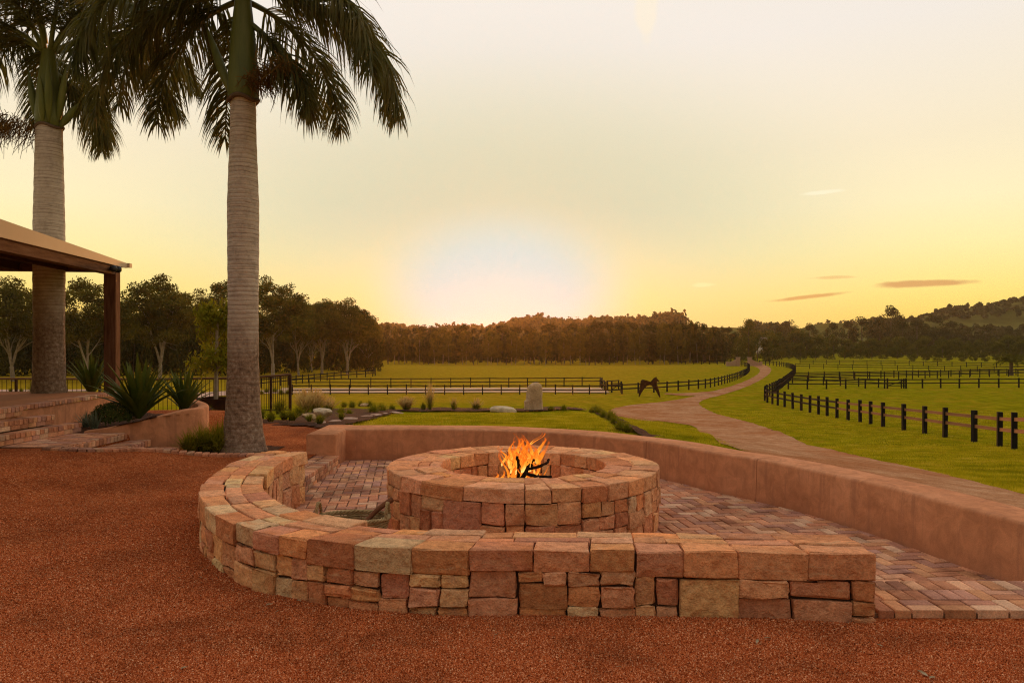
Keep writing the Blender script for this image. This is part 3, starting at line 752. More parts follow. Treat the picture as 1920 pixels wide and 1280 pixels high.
# ---------------------------------------------------------------- brick patio
BRICK_COLS = [tuple(1.45*v for v in c) for c in [(.46,.20,.11),(.50,.24,.135),(.40,.165,.092),(.54,.30,.18),(.42,.215,.14),(.34,.16,.11),(.52,.25,.125),(.38,.19,.14),(.48,.21,.115),(.44,.185,.10),(.57,.36,.235)]]
def brick_mesh(name, lx, ly, lz, seed):
    rr = np.random.default_rng(seed)
    e = .006
    A = [np.array([-lx/2, -lx/2+e, lx/2-e, lx/2]), np.array([-ly/2, -ly/2+e, ly/2-e, ly/2])]
    top = np.array([[(A[0][i], A[1][j], lz/2-(e*.8 if i in (0, 3) or j in (0, 3) else 0)) for j in range(4)] for i in range(4)]).reshape(-1, 3)
    top[:, :2] += rr.uniform(-.0025, .0025, (16, 2)); top[:, 2] += rr.uniform(-.0015, .0015, 16)
    Q = [(i*4+j, (i+1)*4+j, (i+1)*4+j+1, i*4+j+1) for i in range(3) for j in range(3)]
    ring = [0, 4, 8, 12, 13, 14, 15, 11, 7, 3, 2, 1]
    bot = top[ring].copy(); bot[:, 2] = -lz/2
    V = np.vstack([top, bot]); n = len(ring)
    Q += [(ring[k], 16+k, 16+(k+1) % n, ring[(k+1) % n]) for k in range(n)]
    return V, np.array(Q)
BRICKS = [brick_mesh('brick', .221, .103, .06, s) for s in range(6)]
BRICK_ME = [mesh('brick', V, Q, MAT['brick']) for V, Q in BRICKS]
def put_brick(parent, x, y, z, ang, k=None, col=None, tilt=(0, 0), scale=None):
    o = link('brick', BRICK_ME[R.randrange(6) if k is None else k], parent, (x-wpos(parent).x, y-wpos(parent).y, z-wpos(parent).z))
    o.rotation_euler = (tilt[0], tilt[1], ang)
    if scale: o.scale = scale
    c = col or R.choice(BRICK_COLS); j = R.uniform(.75, 1.15); o.color = (c[0]*j, c[1]*j, c[2]*j, 1)
    return o
def build_patio():
    base = obj('patio', [(x, y, PATIO_Z-.012) for x, y in PATIO], [np.arange(len(PATIO))[None, :]], MAT['mortar'])
    base['kind'] = 'structure'
    bm = bmesh.new(); bm.from_mesh(base.data); bmesh.ops.triangulate(bm, faces=bm.faces); bmesh.ops.recalc_face_normals(bm, faces=bm.faces)
    if sum(f.normal.z for f in bm.faces) < 0: bmesh.ops.reverse_faces(bm, faces=bm.faces)
    bm.to_mesh(base.data); bm.free()
    u, rot = .118, math.radians(8)                        # herringbone in units of half a brick
    items = []
    for a in range(-90, 110):
        for b in range(-90, 110):
            # 90-degree herringbone
            k = (a-b) % 4
            if k == 0: cx, cy, ang = a+1, b+.5, 0
            elif k == 3: cx, cy, ang = a+.5, b+1, math.pi/2
            else: continue
            x, y = cx*u, cy*u
            X = x*math.cos(rot)-y*math.sin(rot)+.3; Y = x*math.sin(rot)+y*math.cos(rot)+8.0
            items.append((X, Y, ang+rot))
    A = np.array(items)
    A = A[inside(PATIO, A[:, 0], A[:, 1])]
    A = A[np.linalg.norm(A[:, :2]-PIT_C, axis=1) > PIT_R-.1]
    # which ones the seat wall and the pit leave in view
    f = (CZ-SEAT_T)/(CZ-PATIO_Z)
    vis = inside([tuple(p) for p in swI]+[(-2.6, 13), (4.5, 13), (4.5, 5.3), (2.3, 5.3)], A[:, 0]*f, A[:, 1]*f) | (A[:, 0]*f > 2.25)
    for g in np.linspace((CZ-PIT_T)/(CZ-PATIO_Z), 1, 6):
        vis &= np.linalg.norm(A[:, :2]*g-PIT_C, axis=1) > PIT_R
    vis &= np.abs(A[:, 0]/A[:, 1]) < .72
    d = A[:, 1]+100*(~vis); order = np.argsort(d); A = A[order]
    for x, y, ang in A[:300]:
        put_brick(base, x, y, PATIO_Z-.03+R.uniform(-.0025, .0035), ang, tilt=(R.uniform(-.012, .012), R.uniform(-.01, .01)))
    # the rest as one part, in a few tones of clay
    mats = []
    for c in range(8):
        col = BRICK_COLS[c]; mats.append(M('clay_brick_tone', [tuple(v*.7 for v in col), col, tuple(v*1.15 for v in col)], 9, .9, .6, 45, 6, fine=.4, stain=.75))
    V, Q, mi = [], [], []; n = 0
    for x, y, ang in A[300:]:
        bV, bQ = BRICKS[R.randrange(6)]; c, s = math.cos(ang), math.sin(ang)
        w = np.stack([bV[:, 0]*c-bV[:, 1]*s+x, bV[:, 0]*s+bV[:, 1]*c+y, bV[:, 2]+PATIO_Z-.03+R.uniform(-.0025, .0035)], 1)
        V.append(w); Q.append(bQ+n); n += len(w); mi += [R.randrange(8)]*len(bQ)
    o = obj('brick_paving', np.vstack(V), np.vstack(Q), None, base); o['kind'] = 'stuff'
    for m in mats: o.data.materials.append(m)
    o.data.polygons.foreach_set('material_index', np.array(mi, np.int32)); 
build_patio()
def build_thresholds():
    # brick strip that closes the patio beside the seat wall's square end
    t = thing('brick_threshold', 'raised brick threshold strip beside the square end of the stone seat wall', 'brick step', (3.2, 4.97, 0))
    mb = MB(); mb.box((2.27, 4.70, -.3), (4.32, 5.29, .022)); mb.build('mortar_bed', MAT['mortar'], t)
    for r, (y0, sh) in enumerate(((4.785, .0), (4.985, .06), (5.185, .02))):
        x = 2.30+sh*.5
        while x < 4.25:
            if r == 0 and R.random() < .35 or r == 1 and R.random() < .15:
                for q in (-.048, .048): put_brick(t, x+.10, y0+q, .018, 0, scale=(.87, .85, 1))
                x += .205
            else:
                put_brick(t, x+.05, y0, .018+R.uniform(-.002, .003), math.pi/2+R.uniform(-.02, .02), scale=(.87, .93, 1)); x += .108
    # step between the wall's curved end and the rendered pier
    t = thing('brick_step', 'short brick step between the curved stone wall end and the rendered pier', 'brick step', (-3.0, 10.5, PATIO_Z))
    mb = MB(); mb.box((-3.25, 9.0, -.35), (-2.74, 11.86, -.045)); mb.build('mortar_bed', MAT['mortar'], t)
    y = 9.06
    while y < 11.82:
        put_brick(t, -2.84, y, -.05+R.uniform(-.002, .003), R.uniform(-.02, .02), scale=(.95, .93, 1))
        put_brick(t, -3.07, y, -.05+R.uniform(-.002, .003), R.uniform(-.02, .02), scale=(.95, .93, 1)); y += .109
    for z in (-.115, -.185):
        y = 9.1+(.1 if z < -.15 else 0)
        while y < 11.8:
            o = put_brick(t, -2.775, y, z, math.pi/2, scale=(.96, .9, 1)); y += .23
build_thresholds()
# ---------------------------------------------------------------- terrace, steps and curb on the left
TER_Z = .75
def build_terrace():
    # raised terrace floor
    edge = [(-7.62, 9.2), (-7.80, 11.37), (-8.00, 13.2), (-8.25, 15.3), (-8.32, 15.9)]
    poly = edge+[(-9.2, 15.95), (-30, 15.9), (-30, 9.2)]
    t = thing('terrace', 'raised sandy terrace with a brick edge course under the pergola', 'terrace', (-8.6, 12, 0))
    n = len(poly); V = [(x, y, TER_Z-.012) for x, y in poly]+[(x, y, -.3) for x, y in poly]
    fl = obj('floor', V[:n], [np.arange(n)[None]], MAT['terrace_sand'], t)
    mb = MB()
    pth = Path(catmull(edge, 6))
    # plaster retaining face under the brick course, brick riser beside the steps
    G = []
    for s in np.linspace(0, pth.L, 30):
        o = pth.at(s); tt = pth.tan(s); nn = np.array([tt[1], -tt[0]])
        G.append([(o[0]+nn[0]*-.01, o[1]+nn[1]*-.01, -.3), (o[0]+nn[0]*-.01, o[1]+nn[1]*-.01, TER_Z-.07)])
    mb.grid(np.array(G)); mb.build('retaining_face', MAT['plaster'], t)
    rng = random.Random(3)
    s = .05
    while s < pth.L-.05:
        w = rng.uniform(.10, .125); o = pth.at(s+w/2); tt = pth.tan(s+w/2); a = math.atan2(tt[1], tt[0])
        put_brick(t, o[0]-tt[1]*.09, o[1]+tt[0]*.09, TER_Z-.03+rng.uniform(-.003, .004), a+math.pi/2, scale=(.98, .92*w/.113, 1.1)); s += w
    # steps: each a course of bricks on edge over a course of stretchers
    st = thing('brick_steps', 'flight of brick steps climbing to the raised terrace', 'brick steps', (-7.3, 11.2, .3))
    mb = MB()
    for (x0, x1, y1, z0, z1) in ((-7.8, -7.52, 12.0, .30, .575), (-7.8, -7.2, 12.22, .22, .425)):
        mb.box((x0-.6, 9.3, z0-.3), (x1, y1, z1))
    mb.build('mortar_bed', MAT['mortar'], st)
    def riser(xa, ya, xb, yb, ztop, rows):
        L = math.hypot(xb-xa, yb-ya); a = math.atan2(yb-ya, xb-xa); ux, uy = math.cos(a), math.sin(a)
        s = 0.03
        while s < L:
            w = rng.uniform(.085, .12); cx, cy = xa+ux*(s+w/2), ya+uy*(s+w/2)
            put_brick(st, cx-uy*.105, cy+ux*.105, ztop-.035, a+math.pi/2, scale=(.98, .86*w/.106, 1.2), tilt=(0, rng.uniform(-.02, .02))); s += w
        for r in range(rows):
            s = rng.uniform(0, .1)
            while s < L-.1:
                w = rng.uniform(.15, .235)
                put_brick(st, xa+ux*(s+w/2)-uy*.045, ya+uy*(s+w/2)+ux*.045, ztop-.11-.07*r, a, scale=(w/.23, .85, 1.1)); s += w
    riser(-7.50, 9.9, -7.40, 12.05, .60, 1)
    riser(-7.19, 9.9, -7.10, 12.28, .45, 1)
    riser(-7.74, 9.9, -7.80, 11.9, .752, 1)
    # landing and the three short steps that run down beside the planter wall
    ld = thing('brick_landing', 'brick landing with short side steps curving down beside the rendered planter', 'brick landing', (-6.5, 11.3, .2))
    mb = MB()
    mb.box((-7.2, 10.45, .0), (-6.30, 12.15, .295)); mb.box((-6.32, 10.9, -.1), (-5.96, 12.3, .165)); mb.box((-5.98, 11.25, -.1), (-5.52, 12.4, .035))
    mb.build('mortar_bed', MAT['mortar'], ld)
    for (x0, x1, y0, y1, z) in ((-7.15, -6.27, 10.46, 12.1, .305), (-6.26, -5.93, 10.95, 12.25, .175), (-5.92, -5.5, 11.25, 12.35, .045)):
        y = y0+.055; r = 0
        while y < y1:
            x = x0+(.11 if r % 2 else 0)
            if r % 2: put_brick(ld, x0+.05, y, z-.032, 0, scale=(.46, .95, 1))
            while x < x1-.06:
                w = min(.228, x1-x); put_brick(ld, x+w/2, y, z-.032+rng.uniform(-.002, .003), 0, scale=(w/.23, .95, 1)); x += .228
            y += .111; r += 1
    for (x, y0, y1, z) in ((-6.30, 10.5, 12.1, .29), (-5.965, 11.0, 12.25, .16)):       # the brick ends that face the yard
        y = y0+.05
        while y < y1:
            put_brick(ld, x, y, z-.045, math.pi/2, scale=(.42, .9, 1.35), tilt=(0, 0)); y += .103
    # curb
    cb = thing('brick_curb', 'thin brick curb sweeping from the landing past the big palm to the stone wall', 'curb', (-5.4, 11.2, 0))
    cp = Path(catmull([(x, y, float(yard_z(x, y-.05))+.014) for x, y in CURB], 8))
    s = .05
    while s < cp.L-.04:
        o = cp.at(s); tt = cp.tan(s); put_brick(cb, o[0]-tt[1]*.06, o[1]+tt[0]*.06, o[2]-.012, math.atan2(tt[1], tt[0])+math.pi/2, scale=(.98, .93, 1.1)); s += .109
    # planter: rendered wall with a rising top and a rounded end
    pw = thing('planter_wall', 'curved terracotta rendered planter wall with a rising top holding the spear lilies', 'planter wall', (-6, 12.6, 0))
    pp = Path(catmull([(-6.95,12.12,.33),(-6.6,12.18,.38),(-6.2,12.28,.46),(-5.8,12.46,.56),(-5.52,12.72,.625),(-5.42,13.1,.63),(-5.52,13.6,.63),(-5.85,14.3,.63),(-6.4,15.2,.63)], 8))
    G = []
    for s in np.linspace(0, pp.L, 70):
        o = pp.at(s); tt = pp.tan(s)[:2]; tt = tt/np.linalg.norm(tt); nn = np.array([tt[1], -tt[0]]); T = o[2]; r = .03
        pr = [(.0, -.3), (.0, T-r), (-.01, T-.008), (-.03, T), (-.16, T+.002), (-.185, T-.01), (-.19, T-r), (-.19, -.3)]
        G.append([(o[0]+nn[0]*w, o[1]+nn[1]*w, z) for w, z in pr])
    mb = MB(); mb.grid(np.array(G)); mb.build('wall', MAT['plaster'], pw, smooth='auto')
    bed = MB()
    xs = np.linspace(-8.2, -5.5, 28); ys = np.linspace(12.2, 16.2, 34); X, Y = np.meshgrid(xs, ys, indexing='ij')
    Z = .30+.26*sstep(-7.0, -5.7, X)+.06*vnoise(np.stack([X*5, Y*5], -1), 8)*.5
    pl = [tuple(p[:2]) for p in pp.p]+[(-8.2, 16), (-8.0, 12.2)]
    q = inside(pl, X, Y); m, n2 = X.shape; i = np.arange(m-1)[:, None]*n2; j = np.arange(n2-1)[None]
    Q = np.stack([i+j, i+n2+j, i+n2+j+1, i+j+1], -1).reshape(-1, 4); Q = Q[q.ravel()[Q].sum(1) >= 2]
    obj('soil', np.stack([X, Y, Z], -1).reshape(-1, 3), Q, MAT['mulch'], pw, smooth=True)
build_terrace()

# ---------------------------------------------------------------- pergola corner
def build_pergola():
    t = thing('pergola', 'timber pergola corner with a cream barge board and one dark post', 'pergola', (-8.57, 16, TER_Z))
    d = np.array([.115, -1.0]); d /= np.linalg.norm(d)                    # the eave runs towards the viewer
    c = np.array([-8.57, 16.0]); nrm = np.array([-d[1], d[0]])            # points right
    def bar(a0, a1, w0, w1, z0a, z0b, z1a, z1b):
        """a along d, w across; heights at start/end"""
        V = []
        for (a, zl, zh) in ((a0, z0a, z1a), (a1, z0b, z1b)):
            for w in (w0, w1):
                p = c+d*a+nrm*w; V += [(p[0], p[1], zl), (p[0], p[1], zh)]
        return np.array(V), np.array([(0,1,3,2),(4,6,7,5),(0,4,5,1),(2,3,7,6),(1,5,7,3),(0,2,6,4)])
    mb = MB(); mb.add(*bar(-.12, .12, -.12, .12, TER_Z-.05, TER_Z-.05, 3.34, 3.34)); mb.build('post', MAT['timber'], t)
    mb = MB(); mb.add(*bar(-.12, 9, -.10, .11, 3.24, 3.16, 3.42, 3.38)); mb.build('beam', MAT['beam'], t)
    mb = MB(); mb.add(*bar(-.12, .08, -12, -.102, 3.30, 3.30, 3.46, 3.46)); mb.build('beam', MAT['beam'], t)
    mb = MB(); mb.add(*bar(-.42, 9, .112, .15, 3.43, 3.36, 3.535, 3.80)); mb.build('barge_board', MAT['barge'], t)
    mb = MB(); mb.add(*bar(-.45, 9, -12, .108, 3.505, 3.77, 3.525, 3.79)); mb.build('roof_sheet', MAT['barge'], t)
    mb = MB(); mb.add(*bar(-.56, -.42, -12, .20, 3.45, 3.45, 3.54, 3.54)); mb.build('gutter', MAT['barge'], t)
    mb = MB(); mb.add(*bar(-.42, 9, -12, .10, 3.47, 3.47, 3.50, 3.50)); mb.build('soffit', MAT['soffit'], t)
    for k in range(7):
        w = -.9-k*.95
        mb = MB(); mb.add(*bar(.09, 9, w-.04, w+.04, 3.31, 3.31, 3.468, 3.468)); mb.build('rafter', MAT['soffit'], t)
    lamp = thing('spotlight', 'small dark twin spotlight fixed to the pergola beam beside its post', 'lamp', (float(c[0]+d[0]*.3+nrm[0]*.13), float(c[1]+d[1]*.3+nrm[1]*.13), 3.33))
    for s in (-1, 1):
        p = np.array(lamp.location)+np.array([.03, -.02-s*.09, .0])
        mb = MB(); a = np.linspace(0, np.pi, 9)
        mb.tube([p+np.array([.0, -s*.0, 0])+np.array([.8, -.5, .0])*q for q in (0, .02, .07, .12, .15)], [.02, .06, .075, .07, .045], 10)
        mb.build('lamp_head', MAT['lamp_metal'], lamp, smooth=True)
    mb = MB(); mb.box(np.array(lamp.location)+np.array([-.03, -.1, -.03]), np.array(lamp.location)+np.array([.03, .1, .03])); mb.build('bracket', MAT['lamp_metal'], lamp)
build_pergola()

# ---------------------------------------------------------------- iron railing behind the gravel
def build_railing():
    t = thing('iron_railing', 'brown iron railing with thin balusters and a timber handrail behind the gravel', 'railing', (-6.5, 18.4, 0))
    pts = [P(-60,800,-.05)[:2], (-12.6,20.2), (-10.6,20.3), (-8.4,20.2), (-7.2,19.7), (-6.3,19.2), (-5.75, 18.6), (-5.35, 17.9)]
    # heights follow the photo: level at first, then climbing to the end post
    path = Path(catmull([(-14.2,20.6),(-12,20.7),(-9.8,20.7),(-8.3,20.5),(-7.1,20.0),(-6.2,19.2),(-5.45,18.35)], 10))
    def ztop(s): 
        f = s/path.L; return float(np.interp(f, [0, .45, .75, 1], [.82, .80, .86, 1.02]))
    def zbot(s): return ztop(s)-.93
    ss = np.linspace(0, path.L, 60)
    mb = MB(); mb.tube([(*path.at(s), ztop(s)) for s in ss], .036, 6); mb.build('handrail', MAT['rail_top'], t)
    mb = MB(); mb.tube([(*path.at(s), zbot(s)+.06) for s in ss], .016, 5); mb.build('bottom_rail', MAT['iron'], t)
    m1 = MB(); m1.tube([(0, 0, 0), (0, 0, 1)], .008, 5); bal = m1.me('baluster', MAT['iron'])
    m2 = MB(); m2.box((-.028, -.028, 0), (.028, .028, 1)); pst = m2.me('post', MAT['iron'])
    s = 0; k = 0
    nb = int(path.L/.125)
    for k in range(nb+1):
        s = path.L*k/nb; p = path.at(s); z = zbot(s); k = nb-k
        o = link('post' if k % 9 == 0 else 'baluster', pst if k % 9 == 0 else bal, t, tuple(np.array([p[0], p[1], z+(-.25 if k % 9 == 0 else .06)])-np.array(t.location)))
        o.scale = (1, 1, 1.17 if k % 9 == 0 else .86)
build_railing()

# ---------------------------------------------------------------- post-and-rail fences
mb = MB(); mb.box((-.5, -.5, 0), (.5, .5, 1)); 
def unit(mat): return mb.me('piece', mat)
POST_ME = unit(MAT['black_post']); RAILB_ME = unit(MAT['rail_black']); RAILN_ME = unit(MAT['rail_brown'])
def fence(label, pts, spacing=2.4, hgt=1.25, pw=.17, rails=(.62, 1.02), rh=.13, brown=0, dens=8, cap_top=False, name='paddock_fence'):
    p = Path(catmull(pts, dens)); n = max(1, round(p.L/spacing)); sp = p.L/n
    t = thing(name, label, 'fence', on(p.at(0)))
    b = np.array(t.location); prev = None
    for k in range(n+1):
        q = p.at(k*sp); z = float(ground_z(*q)); tt = p.tan(k*sp); a = math.atan2(tt[1], tt[0])
        o = link('post', POST_ME, t, (q[0]-b[0], q[1]-b[1], z-.3-b[2])); o.scale = (pw, pw, hgt+.3+R.uniform(-.03, .03)); o.rotation_euler = (R.uniform(-.012, .012), R.uniform(-.012, .012), a)
        if prev is not None:
            for h in rails:
                A = Vector((prev[0], prev[1], prev[2]+h-rh/2)); B = Vector((q[0], q[1], z+h-rh/2)); v = B-A
                o = link('rail', RAILN_ME if k <= brown else RAILB_ME, t, tuple((A+B)/2-Vector(b)))
                o.rotation_euler = (0, -math.asin(v.z/v.length)+R.uniform(-.004, .004), math.atan2(v.y, v.x)); o.scale = (v.length-.002, .05, rh)
        prev = (q[0], q[1], z)
    return t
rr_ = lambda L: [ray(*p) for p in L]
near = [(2140,902),(2020,868),(1940,848),(1865,834),(1791,822),(1736,812),(1687,804),(1651,798),(1615,791),(1585,786),(1560,781),(1522,773.5),(1490,766.5),(1462,760),(1444,755.5),(1434,751)]
fence('near post-and-rail fence with raw brown rails sweeping along the drive', rr_(near)+rr_([(1437,744),(1450,737),(1468,725),(1482,712),(1490,702),(1491,696),(1483,691),(1466,687),(1440,684.5),(1424,684)]), 2.35, 1.28, .17, brown=16, dens=5)
fence('black fence along the drive behind the horse sculpture up to the gate', rr_([(1166,738),(1235,734.5),(1280,731.5),(1320,727.5),(1352,721),(1380,712),(1398,703),(1405,696),(1404,690),(1394,686.5),(1376,684.2),(1350,683.2),(1310,682.6),(1285,682.4)]), 2.6, 1.2, .15, rails=(.55, 1.0), rh=.14, dens=5)
fence('low black rail on the near side of the sandy arena', rr_([(548,739.5),(700,739.3),(900,739.2),(1050,738.8),(1166,738)]), 2.0, 1.05, .11, rails=(.45, .92), rh=.12, name='arena_fence')
fence('black rail on the far side of the sandy arena with its end return', rr_([(540,727),(700,726.5),(900,725.5),(1119,723.5)])+rr_([(1124,726),(1131,731),(1136,735)]), 2.6, 1.25, .12, rails=(.68, 1.15), rh=.12, dens=4, name='arena_fence')
fence('short black fence bay beside the arena corner gate', rr_([(1139,731),(1150,730.5),(1160,729.5)]), 3, 1.2, .15, rails=(.6, 1.1), dens=3, name='arena_fence')
fence('curved black fence in front of the pale gum trunks', rr_([(470,729),(545,721),(600,714),(650,709),(690,706.2),(703,704.8),(702,701),(690,699)]), 2.6, 1.25, .12, rails=(.6, 1.05), rh=.13, dens=5)
fence('straight paddock fence with a braced gate beyond the brown-railed fence', rr_([(1478,729),(1560,728.5),(1700,727.5),(1800,727),(1930,726.5),(2060,726)]), 2.5, 1.2, .14, rails=(.62, 1.08), rh=.12, dens=4)
fence('short fence run meeting the braced gate at an angle', rr_([(1486,718),(1560,722),(1640,726),(1690,728)]), 2.8, 1.2, .12, rails=(.6, 1.05), rh=.1, dens=4)
fence('middle paddock fence on the near side of the grassy laneway', rr_([(1486,715.5),(1600,712.5),(1750,709),(1920,705),(2050,702)]), 3.0, 1.25, .12, rails=(.6, 1.08), rh=.13, dens=4)
fence('middle paddock fence on the far side of the grassy laneway', rr_([(1486,711.5),(1600,709.5),(1750,706.5),(1920,702.5),(2050,700)]), 3.0, 1.25, .12, rails=(.6, 1.08), rh=.12, dens=4)
fence('far paddock fence running to the feathery palm', rr_([(1492,690.5),(1600,692.5),(1750,695),(1900,697.5),(2000,699)]), 3.2, 1.25, .13, rails=(.6, 1.1), rh=.13, dens=4)
fence('farthest paddock fence below the orchard', rr_([(1500,682.5),(1620,683.5),(1750,686),(1920,690.5),(2020,693)]), 3.6, 1.3, .14, rails=(.6, 1.1), rh=.15, dens=4)

def gate(label, a, b, h=1.15):
    A, B = np.array(on(a)), np.array(on(b)); t = thing('timber_gate', label, 'gate', tuple(A))
    for nm, z in (('rail', .35), ('rail', .7), ('rail', 1.05)):
        m = MB(); m.tube([A+(0, 0, z), B+(0, 0, z)], .05, 4); m.build(nm, MAT['rail_black'], t)
    m = MB(); m.tube([A+(0, 0, .35), B+(0, 0, 1.05)], .045, 4); m.build('brace', MAT['rail_black'], t)
    for q in (A, B): m = MB(); m.tube([q+(0, 0, -.2), q+(0, 0, h+.15)], .11, 5); m.build('post', MAT['black_post'], t)
gate('black timber gate at the corner of the sandy arena', ray(1147,735.5), ray(1165,735.5))
gate('braced black gate let into the straight paddock fence', ray(1664,728.2), ray(1699,728))

# ---------------------------------------------------------------- entrance gate pillars and wing walls
def pillar(label, px, wing, y=206):
    x = PX(px, y); z = float(ground_z(x, y)); t = thing('gate_pillar', label, 'gate pillar', (x, y, z))
    m = MB(); m.box((x-.45, y-.45, z-.3), (x+.45, y+.45, z+2.2)); m.build('shaft', MAT['pillar'], t)
    m = MB(); m.box((x-.56, y-.56, z+2.2), (x+.56, y+.56, z+2.42)); m.build('cap', MAT['flag'], t)
    s = 1 if wing > 0 else -1; k = abs(wing); G = []
    for f in np.linspace(0, 1, 10):
        xx = x+s*(.46+k*f); hh = 1.9-1.0*math.sin(f*math.pi/2); yy = y-.2*f*k*.4
        G.append([(xx, yy-.2, z-.4), (xx, yy-.2, z+hh), (xx, yy+.2, z+hh), (xx, yy+.2, z-.4)])
    m = MB(); m.grid(np.array(G)); m.add(G[-1], [(0, 1, 2, 3)]); m.build('wing_wall', MAT['pillar'], t)
    xx, yy = G[-1][0][0], y-.2*k*.4
    m = MB(); m.box((xx-.3, yy-.3, z-.3), (xx+.3, yy+.3, z+1.15)); m.build('end_pier', MAT['pillar'], t)
pillar('stone gate pillar with its wing wall beside the dry paddock fence', 1384, -2.6)
pillar('stone gate pillar with its wing wall where the drive bends in', 1405.5, 2.6)

# ---------------------------------------------------------------- horse sculpture, flat rusted plates
def build_horse():
    b = ray(1218, 744); y0 = b[1]; sc = y0/F; zg = float(ground_z(*b))
    def pt(zx, zy, dy=0):
        px, py = 1080+zx*.21875, 660+zy*.21875
        return (PX(px, y0), y0+dy, zg+(743.4-py)*sc)
    t = thing('horse_sculpture', 'rusted steel horse sculpture standing on the grass beside the drive', 'sculpture', (float(b[0]), float(y0), zg))
    def plate(name, pts, dy0, dy1, lean=0.0):
        if 'leg' in name: mx_ = sum(q[0] for q in pts)/len(pts); pts = [(q[0]+(4 if q[0] > mx_+(q[1]-300)*(.5 if name == 'foreleg' else -.4) else -3), q[1]) for q in pts]
        pts = np.array([pt(*q) for q in pts]); n = len(pts)
        # lower points may splay sideways so that the legs stand apart
        top = pts[:, 2].max(); f = (top-pts[:, 2])/(top-zg+1e-6)
        a = pts.copy(); a[:, 1] = y0+dy0+lean*f; c = pts.copy(); c[:, 1] = y0+dy1+lean*f
        i = np.arange(n)
        Q = np.stack([i, (i+1) % n, n+(i+1) % n, n+i], 1)
        me = mesh(name, np.vstack([a, c])-np.array(t.location), [Q, i[None], (n+i[::-1])[None]], MAT['rust'])
        bm = bmesh.new(); bm.from_mesh(me); bmesh.ops.triangulate(bm, faces=[q for q in bm.faces if len(q.verts) > 4]); bmesh.ops.recalc_face_normals(bm, faces=bm.faces); bm.to_mesh(me); bm.free()
        return link(name, me, t)
    plate('body', [(562,240),(572,232),(600,238),(640,251),(660,240),(690,262),(688,290),(650,284),(628,280),(600,288),(575,310),(556,300)], -.12, .12)
    plate('neck', [(640,251),(668,218),(684,214),(700,232),(694,262),(686,285),(655,280)], -.07, .07)
    plate('head', [(676,218),(688,207),(693,222),(706,236),(717,249),(711,255),(697,247),(682,240)], -.06, .06)
    plate('hind_leg', [(562,236),(590,260),(600,286),(576,312),(556,340),(534,380),(528,380),(540,335),(548,300)], -.16, -.10, -.20)
    plate('hind_leg', [(562,236),(590,260),(600,286),(582,312),(566,338),(545,376),(538,376),(552,330),(552,296)], .10, .16, .20)
    plate('foreleg', [(650,284),(684,262),(698,290),(714,335),(732,381),(722,381),(694,330),(668,296)], .10, .16, .18)
    plate('foreleg', [(645,282),(684,266),(695,292),(706,335),(722,381),(711,381),(684,328),(664,298)], -.16, -.10, -.18)
build_horse()
# ---------------------------------------------------------------- garden beds, rocks and planting
def patch(name, poly, mat, zf, step=.25, dz=.03, kind='structure', amp=.03):
    poly = np.array(poly); x0, y0 = poly.min(0)-step; x1, y1 = poly.max(0)+step
    X, Y = np.meshgrid(np.arange(x0, x1+step, step), np.arange(y0, y1+step, step), indexing='ij')
    q = inside(poly, X+.2*step*vnoise(np.stack([X*3, Y*3], -1), 2), Y)
    m, n = X.shape; i = np.arange(m-1)[:, None]*n; j = np.arange(n-1)[None]
    Q = np.stack([i+j, i+n+j, i+n+j+1, i+j+1], -1).reshape(-1, 4); Q = Q[q.ravel()[Q].sum(1) >= 3]
    V = np.stack([X, Y, zf(X, Y)+dz+amp*vnoise(np.stack([X*4, Y*4], -1), 9)], -1).reshape(-1, 3)
    used = np.unique(Q); re = np.full(len(V), -1); re[used] = np.arange(len(used))
    o = obj(name, V[used], re[Q], mat, smooth=True); o['kind'] = kind; return o
G2 = lambda L: [tuple(ray(*p)) for p in L]
def yard_or_ground(x, y): return ground_z(x, y)+.01
patch('garden_bed', [(-9.4,16.4),(-7,16.6),(-5.4,16.35),(-4.3,15.75),(-3.6,15.0),(-3.3,14.4)]+G2([(742,774),(760,769),(640,766),(590,768)])+[(-5.9,19.4),(-7.4,20.6),(-9.4,21.2)], MAT['mulch'], yard_or_ground, .22, .02)
patch('garden_bed', G2([(735,770),(960,771.5),(1100,770),(1100,767),(960,766.5),(760,764.5)]), MAT['mulch'], ground_z, .35, .03)
patch('garden_bed', G2([(1108,768),(1128,766.5),(1150,780),(1192,800),(1250,822),(1205,825),(1165,806),(1130,782)]), MAT['mulch'], ground_z, .22, .03)
patch('garden_bed', [(-5.3,11.75),(-3.9,11.85),(-3.75,12.6),(-4.3,12.9),(-5.25,12.6)], MAT['mulch'], lambda x, y: 0*x, .12, .012, amp=.008)
# lawn and path seen through the railing
loft('path', G2([(330,742),(380,736),(440,733),(520,731)]), G2([(330,757),(372,746),(430,741),(520,737)]), MAT['path'], .03, 5, 5, world=True)
loft('path', G2([(-60,731),(60,730.5),(180,730)]), G2([(-60,735),(60,734),(180,733)]), MAT['path'], .03, 5, 4, world=True)

